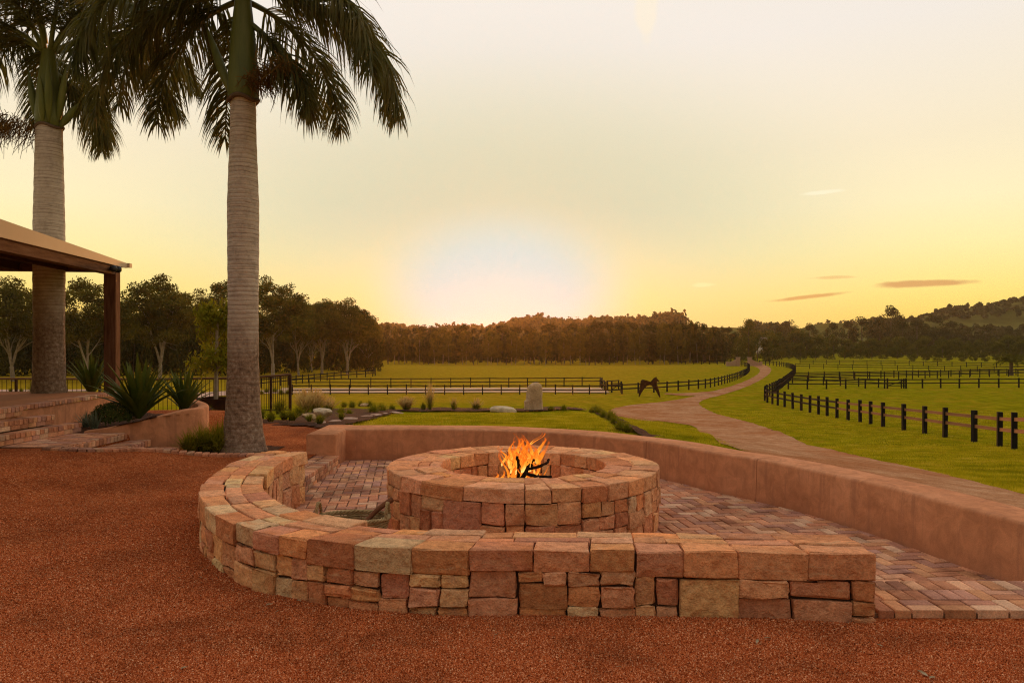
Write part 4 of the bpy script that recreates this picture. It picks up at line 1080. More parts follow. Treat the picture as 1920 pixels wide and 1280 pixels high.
def rock(name, label, center, size, mat, seed, group=None, flat=0.0, cat='rock', sub=3):
    bm = bmesh.new(); bmesh.ops.create_icosphere(bm, subdivisions=sub, radius=1)
    V = np.array([v.co for v in bm.verts]); rr = np.random.default_rng(seed)
    for k in range(14):                                     # planes that chop facets off
        d = rr.normal(size=3); d /= np.linalg.norm(d); h = rr.uniform(.45, .82); e = V@d-h; V = V-np.outer(np.maximum(e, 0)*.9, d)
    V = V*(1+.05*vnoise(V*3.5, seed)[:, None]+.03*vnoise(V*9, seed+1)[:, None])
    V = V*np.array(size); 
    fc = np.array([[v.index for v in f.verts] for f in bm.faces]); bm.free()
    t = obj(name, V+np.array(center), fc, mat, smooth=False, origin=center)
    return tag(t, label, cat, group)
b = ray(1001, 769); y0 = b[1]; zz = float(ground_z(*b)); sc = y0/F
def monolith():
    prof = [(0,-.25,22,12,0),(0,0,20.5,11,0),(8,.5,20,10.5,-.5),(17,1,19.5,10,-.5),(20,1,17.5,10,1),(32,1,17,9.5,1.5),(42,1,16,9,2),(47,1,13.5,8,2.5),(50,1,9,6,3),(51.5,1,5,4,3.5)]
    G = []; th = np.linspace(0, 2*np.pi, 25)
    for (h, _, rx, ry, off) in prof:
        r = 1+.13*vnoise(np.stack([np.cos(th)*2.2, np.sin(th)*2.2, np.full_like(th, h*.06)], -1), 12)+.05*vnoise(np.stack([np.cos(th)*6, np.sin(th)*6, np.full_like(th, h*.2)], -1), 14)
        r[-1] = r[0]
        G.append(np.stack([b[0]+(off+np.sign(np.cos(th))*np.abs(np.cos(th))**.75*rx*.86*r)*sc, y0+np.sign(np.sin(th))*np.abs(np.sin(th))**.75*ry*r*sc, np.full_like(th, zz+(h-(6 if h == 0 and _ < 0 else 0))*sc)+.02*np.sin(th*3+h)], -1))
    m = MB(); m.grid(np.array(G)); top = G[-1][:-1]
    m.add(np.vstack([top, top.mean(0)+(0, 0, .03)]), None, [(i, (i+1) % 24, 24) for i in range(24)])
    o = m.build('standing_stone', MAT['rock'], None, smooth=False, origin=(b[0], y0, zz)); tag(o, 'tall upright standing stone at the back edge of the lawn', 'standing stone')
monolith()
q = ray(945, 771); rock('boulder', 'low pale boulder lying beside the standing stone', (q[0], q[1], float(ground_z(*q))+.06), (.62, .35, .22), MAT['rock_pale'], 3)
q = P(606, 781, .0); rock('boulder', 'pale boulder by the rail end beside the grasses', (q[0], q[1]-.1, .08), (.27, .2, .22), MAT['rock_pale'], 8)
q = P(578, 784, .0); rock('boulder', 'small brown rock half buried in the mulch next to the pale boulder', (q[0], q[1], .03), (.2, .16, .1), MAT['rock'], 9)
q = ray(682, 761); rock('boulder', 'flat grey rock among the clipped grasses left of the lawn', (q[0], q[1], float(ground_z(*q))+.05), (.42, .25, .13), MAT['rock'], 19)
for k, (px, py, w) in enumerate([(741,774,34),(722,776.5,24),(706,779,30),(684,782.5,36),(655,787,38),(625,791,30),(600,794,24)]):
    q = ray(px, py); ww = w/F*q[1]
    rock('edging_stone', 'flat sandstone edging slab between the garden bed and the lawn', (q[0], q[1], float(ground_z(*q))+.01), (ww*.55, .22, .07), MAT['flag'], 30+k, 'sandstone edging slabs along the lawn', cat='edging stone', sub=2)

def blades(n, h, spread, lean, w, seed, seg=3, drop=.5, base=.06):
    """tuft of strap leaves: (V,Q) about the origin"""
    rr = np.random.default_rng(seed)
    az = rr.uniform(0, 2*np.pi, n); L = h*rr.uniform(.65, 1.1, n); ln = lean*rr.beta(1.6, 1.6, n)*2*.5
    bx = base*np.sqrt(rr.uniform(0, 1, n)); ba = rr.uniform(0, 6.28, n)
    t = np.linspace(0, 1, seg+1)
    ang = ln[:, None]+drop*ln[:, None]*t[None]**1.5*1.6
    st = (L/seg)[:, None]
    rx = np.concatenate([np.zeros((n, 1)), np.cumsum(np.sin(ang[:, :-1])*st, 1)], 1); rz = np.concatenate([np.zeros((n, 1)), np.cumsum(np.cos(ang[:, :-1])*st, 1)], 1)
    C = np.stack([bx[:, None]*np.cos(ba)[:, None]+rx*np.cos(az)[:, None]*spread, bx[:, None]*np.sin(ba)[:, None]+rx*np.sin(az)[:, None]*spread, rz], -1)
    sd = np.stack([-np.sin(az), np.cos(az), 0*az], -1)[:, None]*(w*(1-t**1.5*.92)[None, :, None])
    V = np.stack([C-sd, C+sd], 2).reshape(-1, 3)
    i = (np.arange(n)[:, None]*(seg+1)+np.arange(seg)[None]).reshape(-1)*2
    return V, np.stack([i, i+1, i+3, i+2], 1)
def tuft_mesh(name, mat, *a, **k):
    V, Q = blades(*a, **k); return mesh(name, V, Q, mat)
def put(name, me, loc, label, cat, group=None, s=1.0, rz=None):
    o = link(name, me, None, loc); o.scale = (s, s, s*R.uniform(.92, 1.08)) if not isinstance(s, tuple) else s; o.rotation_euler = (0, 0, R.uniform(0, 6.28) if rz is None else rz)
    return tag(o, label, cat, group)
BALL = [tuft_mesh('strappy_shrub', MAT['lomandra'], 420, .55, 1.0, 1.45, .012, s, drop=.4, base=.16) for s in (1, 2, 3)]
TUFT = [tuft_mesh('grass_tuft', MAT['lomandra'], 200, .5, 1.0, 1.0, .014, s, drop=.75, base=.09) for s in (4, 5, 6)]
GREEN = [tuft_mesh('grass_tuft', MAT['lomandra'], 320, .5, 1.0, 1.15, .009, s, drop=.8, base=.1) for s in (7, 8)]
BLUE = [tuft_mesh('blue_tuft', MAT['bluegrass'], 70, .3, 1.0, .9, .009, s, drop=.3, base=.05) for s in (9, 10)]
# hedge of clipped balls beside the drive apron
for px, py, d in ((1109,773,14),(1122,775,17),(1131,781,17),(1146,786,22),(1152,793,20),(1163,804,25),(1176,807,21),(1117,771,15)):
    q = ray(px, py); s = d/F*q[1]/.78
    put('strappy_shrub', R.choice(BALL), on(q, -.02), 'round strappy shrub in the short row beside the drive apron', 'shrub', 'round shrubs beside the drive apron', s*1.3)
# dark bed shrubs and grasses along the back of the lawn
for px, py, d in ((645,762,13),(660,763,15),(676,761,12),(693,761,14),(639,775,17),(655,777,15),(700,774,22),(716,771,22),(612,771,16),(735,768,14)):
    q = ray(px, py); put('strappy_shrub', R.choice(BALL), on(q, -.02), 'small round shrub in the mulched bed left of the lawn', 'shrub', 'small shrubs in the bed left of the lawn', d/F*q[1]/.6)
def fountain(label, px, py, hpx, wpx, seed, plume=True, dry=0.6, base=None):
    q = ray(px, py) if base is None else base[:2]; z = float(ground_z(*q)) if base is None else base[2]; sc = q[1]/F; h = hpx*sc; sp = wpx*sc
    t = thing('fountain_grass', label, 'ornamental grass', (float(q[0]), float(q[1]), z))
    V, Q = blades(320, h*.72, 1.0, 1.25, .011, seed, drop=.7, base=sp*.16); V[:, :2] *= 1.35*sp/(h*1.1); link('foliage', mesh('foliage', V, Q, MAT['lomandra']), t)
    if plume:
        V, Q = blades(int(170*dry), h*1.02, 1.0, .8, .010, seed+1, seg=4, drop=.5, base=sp*.16); V[:, :2] *= 1.4*sp/(h*1.0)
        V2 = V.reshape(-1, 5, 2, 3); c = V2.mean(2, keepdims=True); wf = np.array([.5, .5, 1.2, 3.4, 2.2])[None, :, None, None]; V = (c+(V2-c)*wf).reshape(-1, 3)
        link('plumes', mesh('plumes', V, Q, MAT['plume']), t)
for i, (px, py, h, w, dry) in enumerate([(572,774,46,34,1.6),(592,773,44,34,1.6),(616,771,30,26,.6)]):
    fountain(['tall fountain grass with pale plumes right beside the rail end', 'fountain grass with pale plumes between two others by the rail end', 'smaller fountain grass behind the pale boulder'][i], px, py, h, w, 40+i, dry=dry)
for i, (px, py, h, w, pl, dry, lb) in enumerate([(762,769,26,22,True,2.2,'dry straw-coloured grass clump at the corner of the lawn'),(806,768,52,20,True,.7,'tall dark grass clump with high feathery plumes behind the lawn'),(794,768,22,14,False,0,'dark low grass clump against the tall plumed one'),(851,768,26,16,True,.2,'grey-green grass clump midway along the lawn\'s back edge'),(893,767,22,20,True,.4,'sparse grass clump just left of the low pale boulder'),(1033,769,12,14,False,0,'small wispy tuft right of the standing stone'),(1057,769,16,14,False,0,'upright wispy tuft farther right of the standing stone'),(930,768,12,12,False,0,'tiny tuft behind the low pale boulder')]):
    fountain(lb, px, py, h, w, 60+2*i, pl, dry)
for px, py, s, lb in ((524,776,.55,0),(533,787,.42,0),(548,788,.45,1),(599,795,.36,1),(508,790,.4,0),(560,779,.4,0),(580,790,.3,0),(640,786,.3,0),(490,785,.4,0)):
    put('grass_tuft', R.choice(TUFT), P(px, py, 0), 'yellow-green grass tuft in the mulch along the back of the gravel', 'grass tuft', 'grass tufts along the back of the gravel', s*1.45)
for px, py, s in ((385,786,.5),(372,785,.45),(400,787,.4),(418,786,.35)):
    put('grass_tuft', R.choice(GREEN), P(px, py, 0), 'dark green tuft at the foot of the railing by the rusted tub', 'grass tuft', 'dark tufts by the rusted tub', s*1.4)
for x, y, s in ((-5.0,12.15,.75),(-4.72,12.05,.7),(-4.82,12.45,.8),(-5.2,12.05,.6),(-4.55,12.5,.6)):
    put('grass_tuft', R.choice(GREEN), (x, y, .01), 'bushy dark green grass clump against the foot of the big palm', 'grass clump', 'grass clumps at the palm foot', s*1.35)
for px, py, s in ((210,733,.9),(228,733,.85),(260,734,.8),(380,738,1.0),(365,737,.9),(405,737,.95),(500,736,1.1),(515,736,1.2),(527,739,1.2),(540,738,1.1),(490,739,1.0),(20,734,.9),(40,734,.9)):
    q = ray(px, py); put('strappy_shrub', R.choice(BALL), on(q), 'round shrub beyond the iron railing', 'shrub', 'round shrubs beyond the railing', s*.9)

def spear_lily(label, loc, h, n, seed, spread=1.0, tilt=1.15):
    rr = np.random.default_rng(seed); t = thing('spear_lily', label, 'spear lily', loc)
    for k in range(n):
        f = (k+.5)/n; az = k*2.39996+rr.uniform(-.3, .3); lean = tilt*(f**.75)+rr.uniform(-.14, .14); L = h*rr.uniform(.85, 1.1)*(1-.12*f); w = .05*rr.uniform(.8, 1.25)*h
        m = 7; tt = np.linspace(0, 1, m); ang = lean*(.55+.55*tt**1.2)
        st = L/(m-1); r = np.concatenate([[0], np.cumsum(np.sin(ang[:-1])*st)])*spread+.03; z = np.concatenate([[0], np.cumsum(np.cos(ang[:-1])*st)])
        wd = w*np.array([.55, .9, 1.0, .95, .75, .42, .03])
        C = np.stack([r*np.cos(az), r*np.sin(az), z], 1); sd = np.array([-np.sin(az), np.cos(az), 0]); up = np.stack([-np.cos(ang)*np.cos(az), -np.cos(ang)*np.sin(az), np.sin(ang)], 1)
        V = np.stack([C-sd*wd[:, None]+up*wd[:, None]*.35, C, C+sd*wd[:, None]+up*wd[:, None]*.35], 1).reshape(-1, 3)
        i = np.arange(m-1)*3; Q = np.concatenate([np.stack([i, i+1, i+4, i+3], 1), np.stack([i+1, i+2, i+5, i+4], 1)])
        link('leaf', mesh('leaf', V, Q, MAT['agave'], True), t)
spear_lily('big spear lily with broad sword leaves in the rendered planter', (-6.55, 13.1, .44), 1.12, 52, 1, tilt=1.45)
spear_lily('second spear lily behind the big one in the planter', (-6.15, 14.0, .50), .85, 40, 2, tilt=1.4)
spear_lily('spear lily on the terrace garden between the grey palm and the pergola post', (-9.35, 16.6, .62), .95, 38, 3, tilt=1.1)
put('strappy_shrub', BALL[0], (-10.9, 17.2, .62), 'strappy shrub at the foot of the palm behind the terrace', 'shrub', None, .7)
put('strappy_shrub', BALL[1], (-8.95, 17.0, .62), 'strappy shrub between the terrace spear lily and the post', 'shrub', None, .6)
for x, y, z, lb in ((-7.02,12.55,.33,'blue-grey tuft at the front of the planter beside the clipped ball'),(-7.42,13.0,.30,'blue-grey tuft tucked beside the terrace steps')):
    put('blue_tuft', BLUE[0], (x, y, z), lb, 'plant', None, 1.0)
def clipped_ball():
    rr = np.random.default_rng(77); n = 2600; d = rr.normal(size=(n, 3)); d[:, 2] = np.abs(d[:, 2])*.9-.15; d /= np.linalg.norm(d, axis=1)[:, None]
    c = d*np.array([.34, .34, .27])*rr.uniform(.82, 1.06, n)[:, None]*(1+.08*vnoise(d*4, 3)[:, None])
    a = rr.normal(size=(n, 3)); a /= np.linalg.norm(a, axis=1)[:, None]; b2 = np.cross(a, d); s = .028
    V = np.stack([c+a*s, c-a*s*.5+b2*s*.6, c-a*s*.5-b2*s*.6], 1).reshape(-1, 3)
    t = obj('clipped_bush', V+np.array([-6.93, 12.95, .46]), np.arange(3*n).reshape(-1, 3), MAT['shrub'], origin=(-6.93, 12.95, .3))
    tag(t, 'low dark clipped bush in front of the spear lilies', 'bush')
clipped_ball()
def tub_tree():
    c = np.array([PX(405, 19.6), 19.6]); z0 = -.12
    t = thing('steel_tub', 'round rusted steel tree tub behind the railing', 'planter', (float(c[0]), float(c[1]), z0))
    a = np.linspace(0, 2*np.pi, 33); m = MB()
    m.grid(np.array([[(c[0]+r*math.cos(x), c[1]+r*math.sin(x), z) for r, z in ((.50, z0), (.52, z0+.48), (.485, z0+.48), (.47, z0+.3))] for x in a])); m.build('wall', MAT['rust'], t, smooth=False)
    m = MB(); m.add([(c[0]+.48*math.cos(x), c[1]+.48*math.sin(x), z0+.42) for x in a[:-1]]+[(c[0], c[1], z0+.45)], None, [(i, (i+1) % 32, 32) for i in range(32)]); m.build('soil', MAT['mulch'], t)
tub_tree()
# ---------------------------------------------------------------- trees
def leaf_cards(C, size, rr, up=.35, asp=.55):
    """a small leaf-shaped pair of triangles at every point"""
    n = len(C); a = rr.normal(size=(n, 3)); a[:, 2] -= up; a /= np.linalg.norm(a, axis=1)[:, None]
    b = rr.normal(size=(n, 3)); b -= (b*a).sum(1)[:, None]*a; b /= np.linalg.norm(b, axis=1)[:, None]
    s = size*rr.uniform(.6, 1.35, n)[:, None]
    V = np.stack([C-a*s*.5, C+b*s*.5*asp, C+a*s*.5, C-b*s*.5*asp], 1).reshape(-1, 3)
    return V, np.arange(4*n).reshape(-1, 4)
def clusters(centers, rad, per, size, rr, flat=.7, hollow=.35, **k):
    P_ = []
    for c, r in zip(centers, rad):
        m = int(per*(r/np.mean(rad))**2); d = rr.normal(size=(m, 3)); d /= np.linalg.norm(d, axis=1)[:, None]
        q = (hollow+(1-hollow)*rr.uniform(0, 1, m)**.6)*(1+.22*vnoise(d*3+c, 5))
        P_.append(c+d*q[:, None]*r*np.array([1, 1, flat]))
    return leaf_cards(np.vstack(P_), size, rr, **k)
def limb(mb, p, d, L, r0, r1, rr, n=5, wander=.18, up=.15, sides=6):
    pts = [np.array(p, float)]; d = np.array(d, float); d /= np.linalg.norm(d)
    for k in range(n):
        d = d+rr.normal(size=3)*wander; d[2] += up; d /= np.linalg.norm(d); pts.append(pts[-1]+d*L/n)
    mb.tube(pts, np.linspace(r0, r1, n+1), sides, cap=False); return pts[-1], d, pts
def gum(seed, H_=18.0, width=14.0, stems=3, crown0=.42, per=165, leaf=.40, bark='gum_bark', leafm='gum_leaf', dome=1.0, open_=1.0):
    """tall eucalypt: pale forked stems under a broad, gappy dome of leaf clumps -> (trunk mesh, crown mesh)"""
    rr = np.random.default_rng(seed); mb = MB(); C = []; Rd = []
    r = H_*.017
    top, d, pts = limb(mb, (0, 0, -.4), (rr.normal()*.05, rr.normal()*.05, 1), H_*.16, r*1.25, r, rr, 3, .04, .1, 8)
    for s in range(stems):
        az = 2*np.pi*s/stems+rr.uniform(-.5, .5); sp = rr.uniform(.10, .38)
        p1, d1, q1 = limb(mb, top, (math.cos(az)*sp, math.sin(az)*sp, 1), H_*rr.uniform(.22, .3), r*.72, r*.42, rr, 5, .07, .10, 6)
        for b in range(4):
            az2 = az+rr.uniform(-1.3, 1.3); st = q1[rr.integers(2, 6)] if b else p1
            p2, d2, q2 = limb(mb, st, (math.cos(az2)*.75, math.sin(az2)*.75, .9), H_*rr.uniform(.2, .32), r*.34, r*.13, rr, 5, .14, .06, 5)
            C.append(p2); Rd.append(rr.uniform(.8, 1.2))
            for e in range(4):
                az3 = az2+rr.uniform(-1.8, 1.8)
                p3, d3, q3 = limb(mb, q2[rr.integers(2, 6)], (math.cos(az3), math.sin(az3), .6), H_*rr.uniform(.09, .17), r*.13, r*.05, rr, 4, .22, .04, 4)
                C.append(p3); Rd.append(rr.uniform(.7, 1.15))
    C = np.array(C)
    # extra clumps fill out the dome
    m = int(84*open_); az = rr.uniform(0, 6.28, m); q = np.sqrt(rr.uniform(0, 1, m)); zc = crown0+(1-crown0)*np.sqrt(np.clip(1-q**2, 0, 1))*rr.uniform(.62, 1, m)
    D = np.stack([np.cos(az)*q*width/2, np.sin(az)*q*width/2, zc*H_-1.0], 1)
    C = np.vstack([C, D]); Rd = np.array(Rd+list(rr.uniform(.75, 1.25, m)))*H_*.08
    # squeeze into the dome outline
    rad = np.linalg.norm(C[:, :2], axis=1); lim = width/2; f = np.minimum(1, lim/np.maximum(rad, .01)); C[:, :2] *= f[:, None]
    zmax = H_*(crown0+(1-crown0)*np.sqrt(np.clip(1-(np.minimum(rad, lim*.97)/lim)**2, .08, 1)))-.6; C[:, 2] = np.minimum(C[:, 2], zmax)
    C[:, 2] = np.maximum(C[:, 2], H_*crown0*rr.uniform(.82, 1.0, len(C)))
    V, Q = clusters(C, Rd, per, leaf, rr, flat=.62, hollow=.3)
    return mb.me('trunk', MAT[bark], True), mesh('crown', V, Q, MAT[leafm])
def dense(seed, H_=12.0, width=7.0, z0=.12, per=130, n=34, leaf=.42, leafm='dark_leaf', bark='bark', shape='round', trunk=.02):
    rr = np.random.default_rng(seed); mb = MB()
    limb(mb, (0, 0, -.4), (rr.normal()*.03, rr.normal()*.03, 1), H_*.8, H_*trunk, H_*trunk*.3, rr, 5, .03, .1, 6)
    C = []; Rd = []
    for k in range(n):
        z = rr.uniform(z0, 1)
        prof = {'round': math.sqrt(max(.05, 1-((z-.52)/.5)**2)) if z > .2 else .75, 'cone': 1.05*(1-z)**.8+.05, 'column': min(1, 1.6*(1-z)**.55)*(.75+.25*math.sin(z*9+seed)), 'dome': math.sqrt(max(.04, 1-z**2.2))}[shape]
        az = rr.uniform(0, 6.28); q = prof*math.sqrt(rr.uniform(.15, 1))
        C.append((math.cos(az)*q*width*.42, math.sin(az)*q*width*.42, z*H_*.94)); Rd.append(rr.uniform(.75, 1.25)*width*.155)
    V, Q = clusters(np.array(C), np.array(Rd), per, leaf, rr, flat=.85, hollow=.45)
    return mb.me('trunk', MAT[bark], True), mesh('crown', V, Q, MAT[leafm])
def plant_tree(name, me2, x, y, height, base_h, label, group, sx=1.0, z=None, cat='tree'):
    zz = float(ground_z(x, y)) if z is None else z
    t = thing(name, label, cat, (float(x), float(y), zz), group, R.uniform(0, 6.28)); s = height/base_h
    for nm, me in zip(('trunk', 'crown'), me2):
        if me is None: continue
        o = link(nm, me, t); o.scale = (s*sx, s*sx, s)
    return t
def top_h(py, y, x): return PZ(py, y)-float(ground_z(x, y))

# gum grove on the left
GUM = [gum(101, 18, 15, 3, per=150), gum(102, 18, 13, 4, per=140, crown0=.52), gum(103, 18, 11, 3, crown0=.56), gum(104, 18, 16, 4, crown0=.40, per=150), gum(105, 18, 12, 2, crown0=.45, open_=.6)]
for (px, ptop, y, k, sx, lb) in [(300,505,118,3,.92,'broad domed gum tree standing alone right of the pergola post'),(512,513,128,0,.88,'tall gum tree with forked pale trunk right behind the big palm'),(408,514,150,4,.8,'slim open gum tree peeping out left of the big palm'),(560,548,140,1,.72,'gum tree with clustered white stems in the middle of the grove'),(604,552,150,2,.85,'gum tree between the white-stemmed one and the grove\'s end'),(652,556,145,1,.98,'rounded gum tree with spreading white limbs at the end of the grove'),(160,512,110,4,1.0,'gum tree behind the grey palm with leafy gaps'),(25,515,112,1,.95,'gum tree with a leaning pale limb under the pergola roof'),(-90,520,120,0,1.0,'gum tree at the outer end of the grove'),(585,585,160,2,.7,'small gum tree behind the white-stemmed one'),(350,575,150,2,.9,'shorter gum tree behind the broad domed one'),(240,560,150,4,.9,'gum tree showing past the right side of the pergola post'),(690,592,165,2,.75,'low gum tree past the rounded one where the paddock opens')]:
    x = PX(px, y); h = top_h(ptop, y, x); plant_tree('gum_tree', GUM[k], x, y, h, 18, lb, 'gum trees of the grove', sx*18/h*h/18*1.0)
DENSE = [dense(201, 12, 7.5), dense(202, 12, 6, shape='column'), dense(203, 12, 8.5, shape='dome', z0=.05), dense(204, 12, 5, shape='cone', n=40), dense(205, 12, 7, z0=.3, leafm='gum_leaf', bark='gum_bark', trunk=.014)]
BUSH = [dense(211, 6, 8, z0=.02, shape='dome', n=30, per=120), dense(212, 6, 9, z0=.02, shape='dome', n=34, per=120)]
for i in range(34):                                        # dark understorey between and behind the gum trunks
    px = -120+i*25+R.uniform(-8, 8); y = R.uniform(152, 178) if px > 470 else R.uniform(135, 165)
    x = PX(px, y); ptop = R.uniform(600, 636) if px > 230 else R.uniform(590, 625)
    if px > 600: ptop += 20
    plant_tree('understorey_tree', R.choice(BUSH), x, y, top_h(ptop, y, x), 6, 'dark bushy tree in the understorey behind the gum trunks', 'understorey of the gum grove', R.uniform(.5, .75))
for i in range(16):
    px = 690-i*50+R.uniform(-12, 12); y = R.uniform(180, 205); x = PX(px, y)
    plant_tree('understorey_tree', R.choice(DENSE[:3]), x, y, top_h(R.uniform(572, 604) if px < 560 else R.uniform(592, 606), y, x), 12, 'tall dark tree closing the back of the gum grove', 'dark trees at the back of the gum grove', R.uniform(.9, 1.15))
# plantation along the far edge of the paddock: front row with thin pale stems, fuller rows behind
for i in range(58):
    px = 690+i*11.6+R.uniform(-4, 4); y = 226+R.uniform(-4, 5)+(10 if px > 1290 else 0); x = PX(px, y)
    ptop = np.interp(px, [690, 760, 830, 900, 1000, 1100, 1200, 1290, 1345], [612, 622, 618, 622, 622, 616, 612, 606, 618])+R.uniform(-7, 7)
    plant_tree('plantation_tree', DENSE[4] if R.random() < .55 else DENSE[1], x, y, top_h(ptop, y, x), 12, 'straight pale-stemmed tree in the plantation edge beyond the paddock', 'plantation edge trees', R.uniform(.55, .8))
for i in range(40):
    px = 680+i*17+R.uniform(-6, 6); y = R.uniform(240, 262); x = PX(px, y)
    plant_tree('plantation_tree', R.choice((DENSE[0], DENSE[1], DENSE[2])), x, y, top_h(np.interp(px, [690, 850, 1000, 1200, 1345], [612, 614, 612, 604, 612])+R.uniform(-6, 6), y, x), 12, 'fuller dark tree in the inner rows of the plantation', 'inner plantation trees', R.uniform(.8, 1.1))
for i in range(30):
    px = 692+i*22.5+R.uniform(-8, 8); y = R.uniform(268, 284); x = PX(px, y)
    plant_tree('understorey_tree', R.choice(BUSH), x, y, top_h(R.uniform(640, 652), y, x), 6, 'dark bush closing the gaps behind the plantation stems', 'bushes behind the plantation', R.uniform(.9, 1.3))
plant_tree('conifer', DENSE[3], PX(1303, 240), 240, top_h(606, 240, PX(1303, 240)), 12, 'pointed dark conifer at the right end of the plantation', None, .9)
for px, ptop, y, k, sx in ((1322,612,246,1,1.2),(1338,618,258,2,1.0),(1350,622,270,0,1.1),(1363,614,290,0,1.1),(1378,622,280,2,1.0),(1392,612,330,2,1.0),(1437,652,250,2,.9)):
    x = PX(px, y); plant_tree('dense_tree', DENSE[k], x, y, top_h(ptop, y, x), 12, 'dark full tree in the gap around the entrance gate', 'dark trees around the gate', sx)
OLIVE = [dense(221, 8, 8, z0=.06, shape='dome', n=30, per=130, leafm='olive_leaf'), dense(222, 8, 7, z0=.06, n=28, per=130, leafm='olive_leaf'), dense(223, 16, 10, z0=.06, n=46, per=130, leafm='olive_leaf', shape='column')]
for px, ptop, y, k, sx, lb in ((1403,592,262,2,.95,'tall pale-green feathery tree behind the right gate pillar'),(1383,628,258,2,.9,'pale-green tree left of the tall feathery one by the gate'),(1420,622,270,1,1.2,'rounded pale-green tree right of the tall feathery one'),(1448,628,290,0,1.0,'rounded tree beside the small white house')):
    x = PX(px, y); h = top_h(ptop, y, x); plant_tree('feathery_tree', OLIVE[k], x, y, h, (8, 8, 16)[k], lb, None, sx)
for i in range(20):                                        # orchard block
    px = 1452+i*26+R.uniform(-6, 6); y = 300+R.uniform(-6, 6); x = PX(px, y)
    plant_tree('orchard_tree', OLIVE[i % 2], x, y, top_h(np.interp(px, [1450, 1520, 1600, 1750, 1960], [634, 646, 650, 646, 640])+R.uniform(-4, 4), y, x), 8, 'rounded fruit tree in the front of the orchard block', 'front orchard trees', R.uniform(.9, 1.2))
for i in range(22):
    px = 1440+i*25+R.uniform(-6, 6); y = 332+R.uniform(-8, 8); x = PX(px, y)
    plant_tree('orchard_tree', OLIVE[i % 2], x, y, top_h(np.interp(px, [1440, 1500, 1580, 1700, 1960], [622, 622, 632, 636, 634])+R.uniform(-5, 5), y, x), 8, 'fruit tree in the second row of the orchard block', 'second row of orchard trees', R.uniform(.9, 1.2))
for i, px in enumerate((1712,1735,1757,1780,1803,1824,1846,1868,1892,1915,1940)):
    y = 262; x = PX(px, y); plant_tree('orchard_tree', OLIVE[i % 2], x, y, top_h(663+R.uniform(-2, 2), y, x), 8, 'small separate round fruit tree in the row below the orchard', 'low row of round fruit trees', 1.15)
for px, ptop, y, sx in ((1462,612,360,.9),(1490,612,380,1.0),(1520,606,400,1.0),(1560,604,410,.9),(1590,603,420,1.0),(1618,594,420,1.3),(1652,596,420,1.2),(1690,600,400,1.0),(1722,596,410,1.2),(1752,592,420,1.4),(1785,602,420,1.2),(1815,612,420,1.0),(1850,610,430,1.2),(1885,612,430,1.2),(1925,608,430,1.3),(1480,600,470,1.1),(1340,612,380,1.0)):
    x = PX(px, y); plant_tree('shade_tree', R.choice((DENSE[0], DENSE[2])), x, y, top_h(ptop, y, x), 12, 'big dark rounded shade tree behind the orchard', 'big shade trees behind the orchard', sx)
x = PX(1673, 440); plant_tree('pine_tree', DENSE[2], x, 440, top_h(573, 440, x), 12, 'tallest dark tree rising above the orchard and shade trees', None, .95)

# young tree in the steel tub: thin pale stem, loose olive crown
def young():
    rr = np.random.default_rng(5); mb_ = MB(); C = []; base = np.array([PX(405, 19.6), 19.6, .3]); 
    p, d, pts = limb(mb_, (0, 0, 0), (.03, 0, 1), 2.0, .055, .035, rr, 5, .02, .1, 7)
    for k in range(14):
        az = k*2.4; s = pts[rr.integers(2, 6)]
        p2, d2, q2 = limb(mb_, s, (math.cos(az), math.sin(az), .7), rr.uniform(.45, .8), .012, .004, rr, 4, .2, .02, 4); C += [p2, q2[3], q2[2]]
    V, Q = clusters(np.array(C), np.full(len(C), .27), 70, .15, rr, flat=1.1, hollow=.1, asp=.32, up=1.2)
    t = thing('young_tree', 'young slender tree with a loose yellow-olive crown in the rusted tub', 'tree', tuple(base))
    link('trunk', mb_.me('trunk', MAT['gum_bark'], True), t); link('crown', mesh('crown', V, Q, MAT['lomandra']), t)
young()

# ---------------------------------------------------------------- forest on the ridge and the far hill
def build_forest():
    rr = np.random.default_rng(9); n = 9000
    u = rr.uniform(-.95, .95, n); y = rr.uniform(420, 980, n); x = u*y
    keep = np.ones(n, bool)
    px = 960+u*F; z = ground_z(x, y); py = H-(z+6-CZ)/y*F
    keep &= ~((px > 1284) & (px < 1402) & (py > 595) & (py < 660))           # cleared slopes
    keep &= ~((px > 1478) & (px < 1632) & (py > 590) & (py < 660))
    keep &= ~((px > 1690) & (py < 604) & (y < 1000) & (vnoise(np.stack([x*.012, y*.012], -1), 4) < .5))
    keep &= vnoise(np.stack([x*.02, y*.02], -1), 8) > -.75
    u, y, x, z = u[keep], y[keep], x[keep], z[keep]
    # farther wooded hill
    m = 2600; u2 = rr.uniform(.4, .95, m); y2 = rr.uniform(640, 900, m); x2 = u2*y2; k2 = (vnoise(np.stack([x2*.015, y2*.02], -1), 6) > .3) | ((y2 > 790) & (rr.uniform(0, 1, m) < .3))
    x = np.concatenate([x, x2[k2]]); y = np.concatenate([y, y2[k2]]); z = ground_z(x, y)
    N = len(x); hh = rr.uniform(6, 11.5, N)*(1+.35*(rr.uniform(0, 1, N) > .93)); wd = rr.uniform(4, 7.5, N); sm = 1-.45*sstep(.40, .5, x/y); hh = hh*sm; wd = wd*sm
    per = 26
    d = rr.normal(size=(N, per, 3)); d /= np.linalg.norm(d, axis=2)[..., None]; d[..., 2] = np.abs(d[..., 2])*1.0-.25
    C = np.stack([x, y, z+hh*.45], -1)[:, None]+d*np.stack([wd*.55, wd*.55, hh*.5], -1)[:, None]*rr.uniform(.75, 1.1, (N, per, 1))
    V, Q = leaf_cards(C.reshape(-1, 3), 2.9, rr, asp=.8)
    o = obj('ridge_forest', V, Q, MAT['hill_leaf']); tag(o, 'far forest covering the ridge and the distant hill', 'forest', kind='stuff')
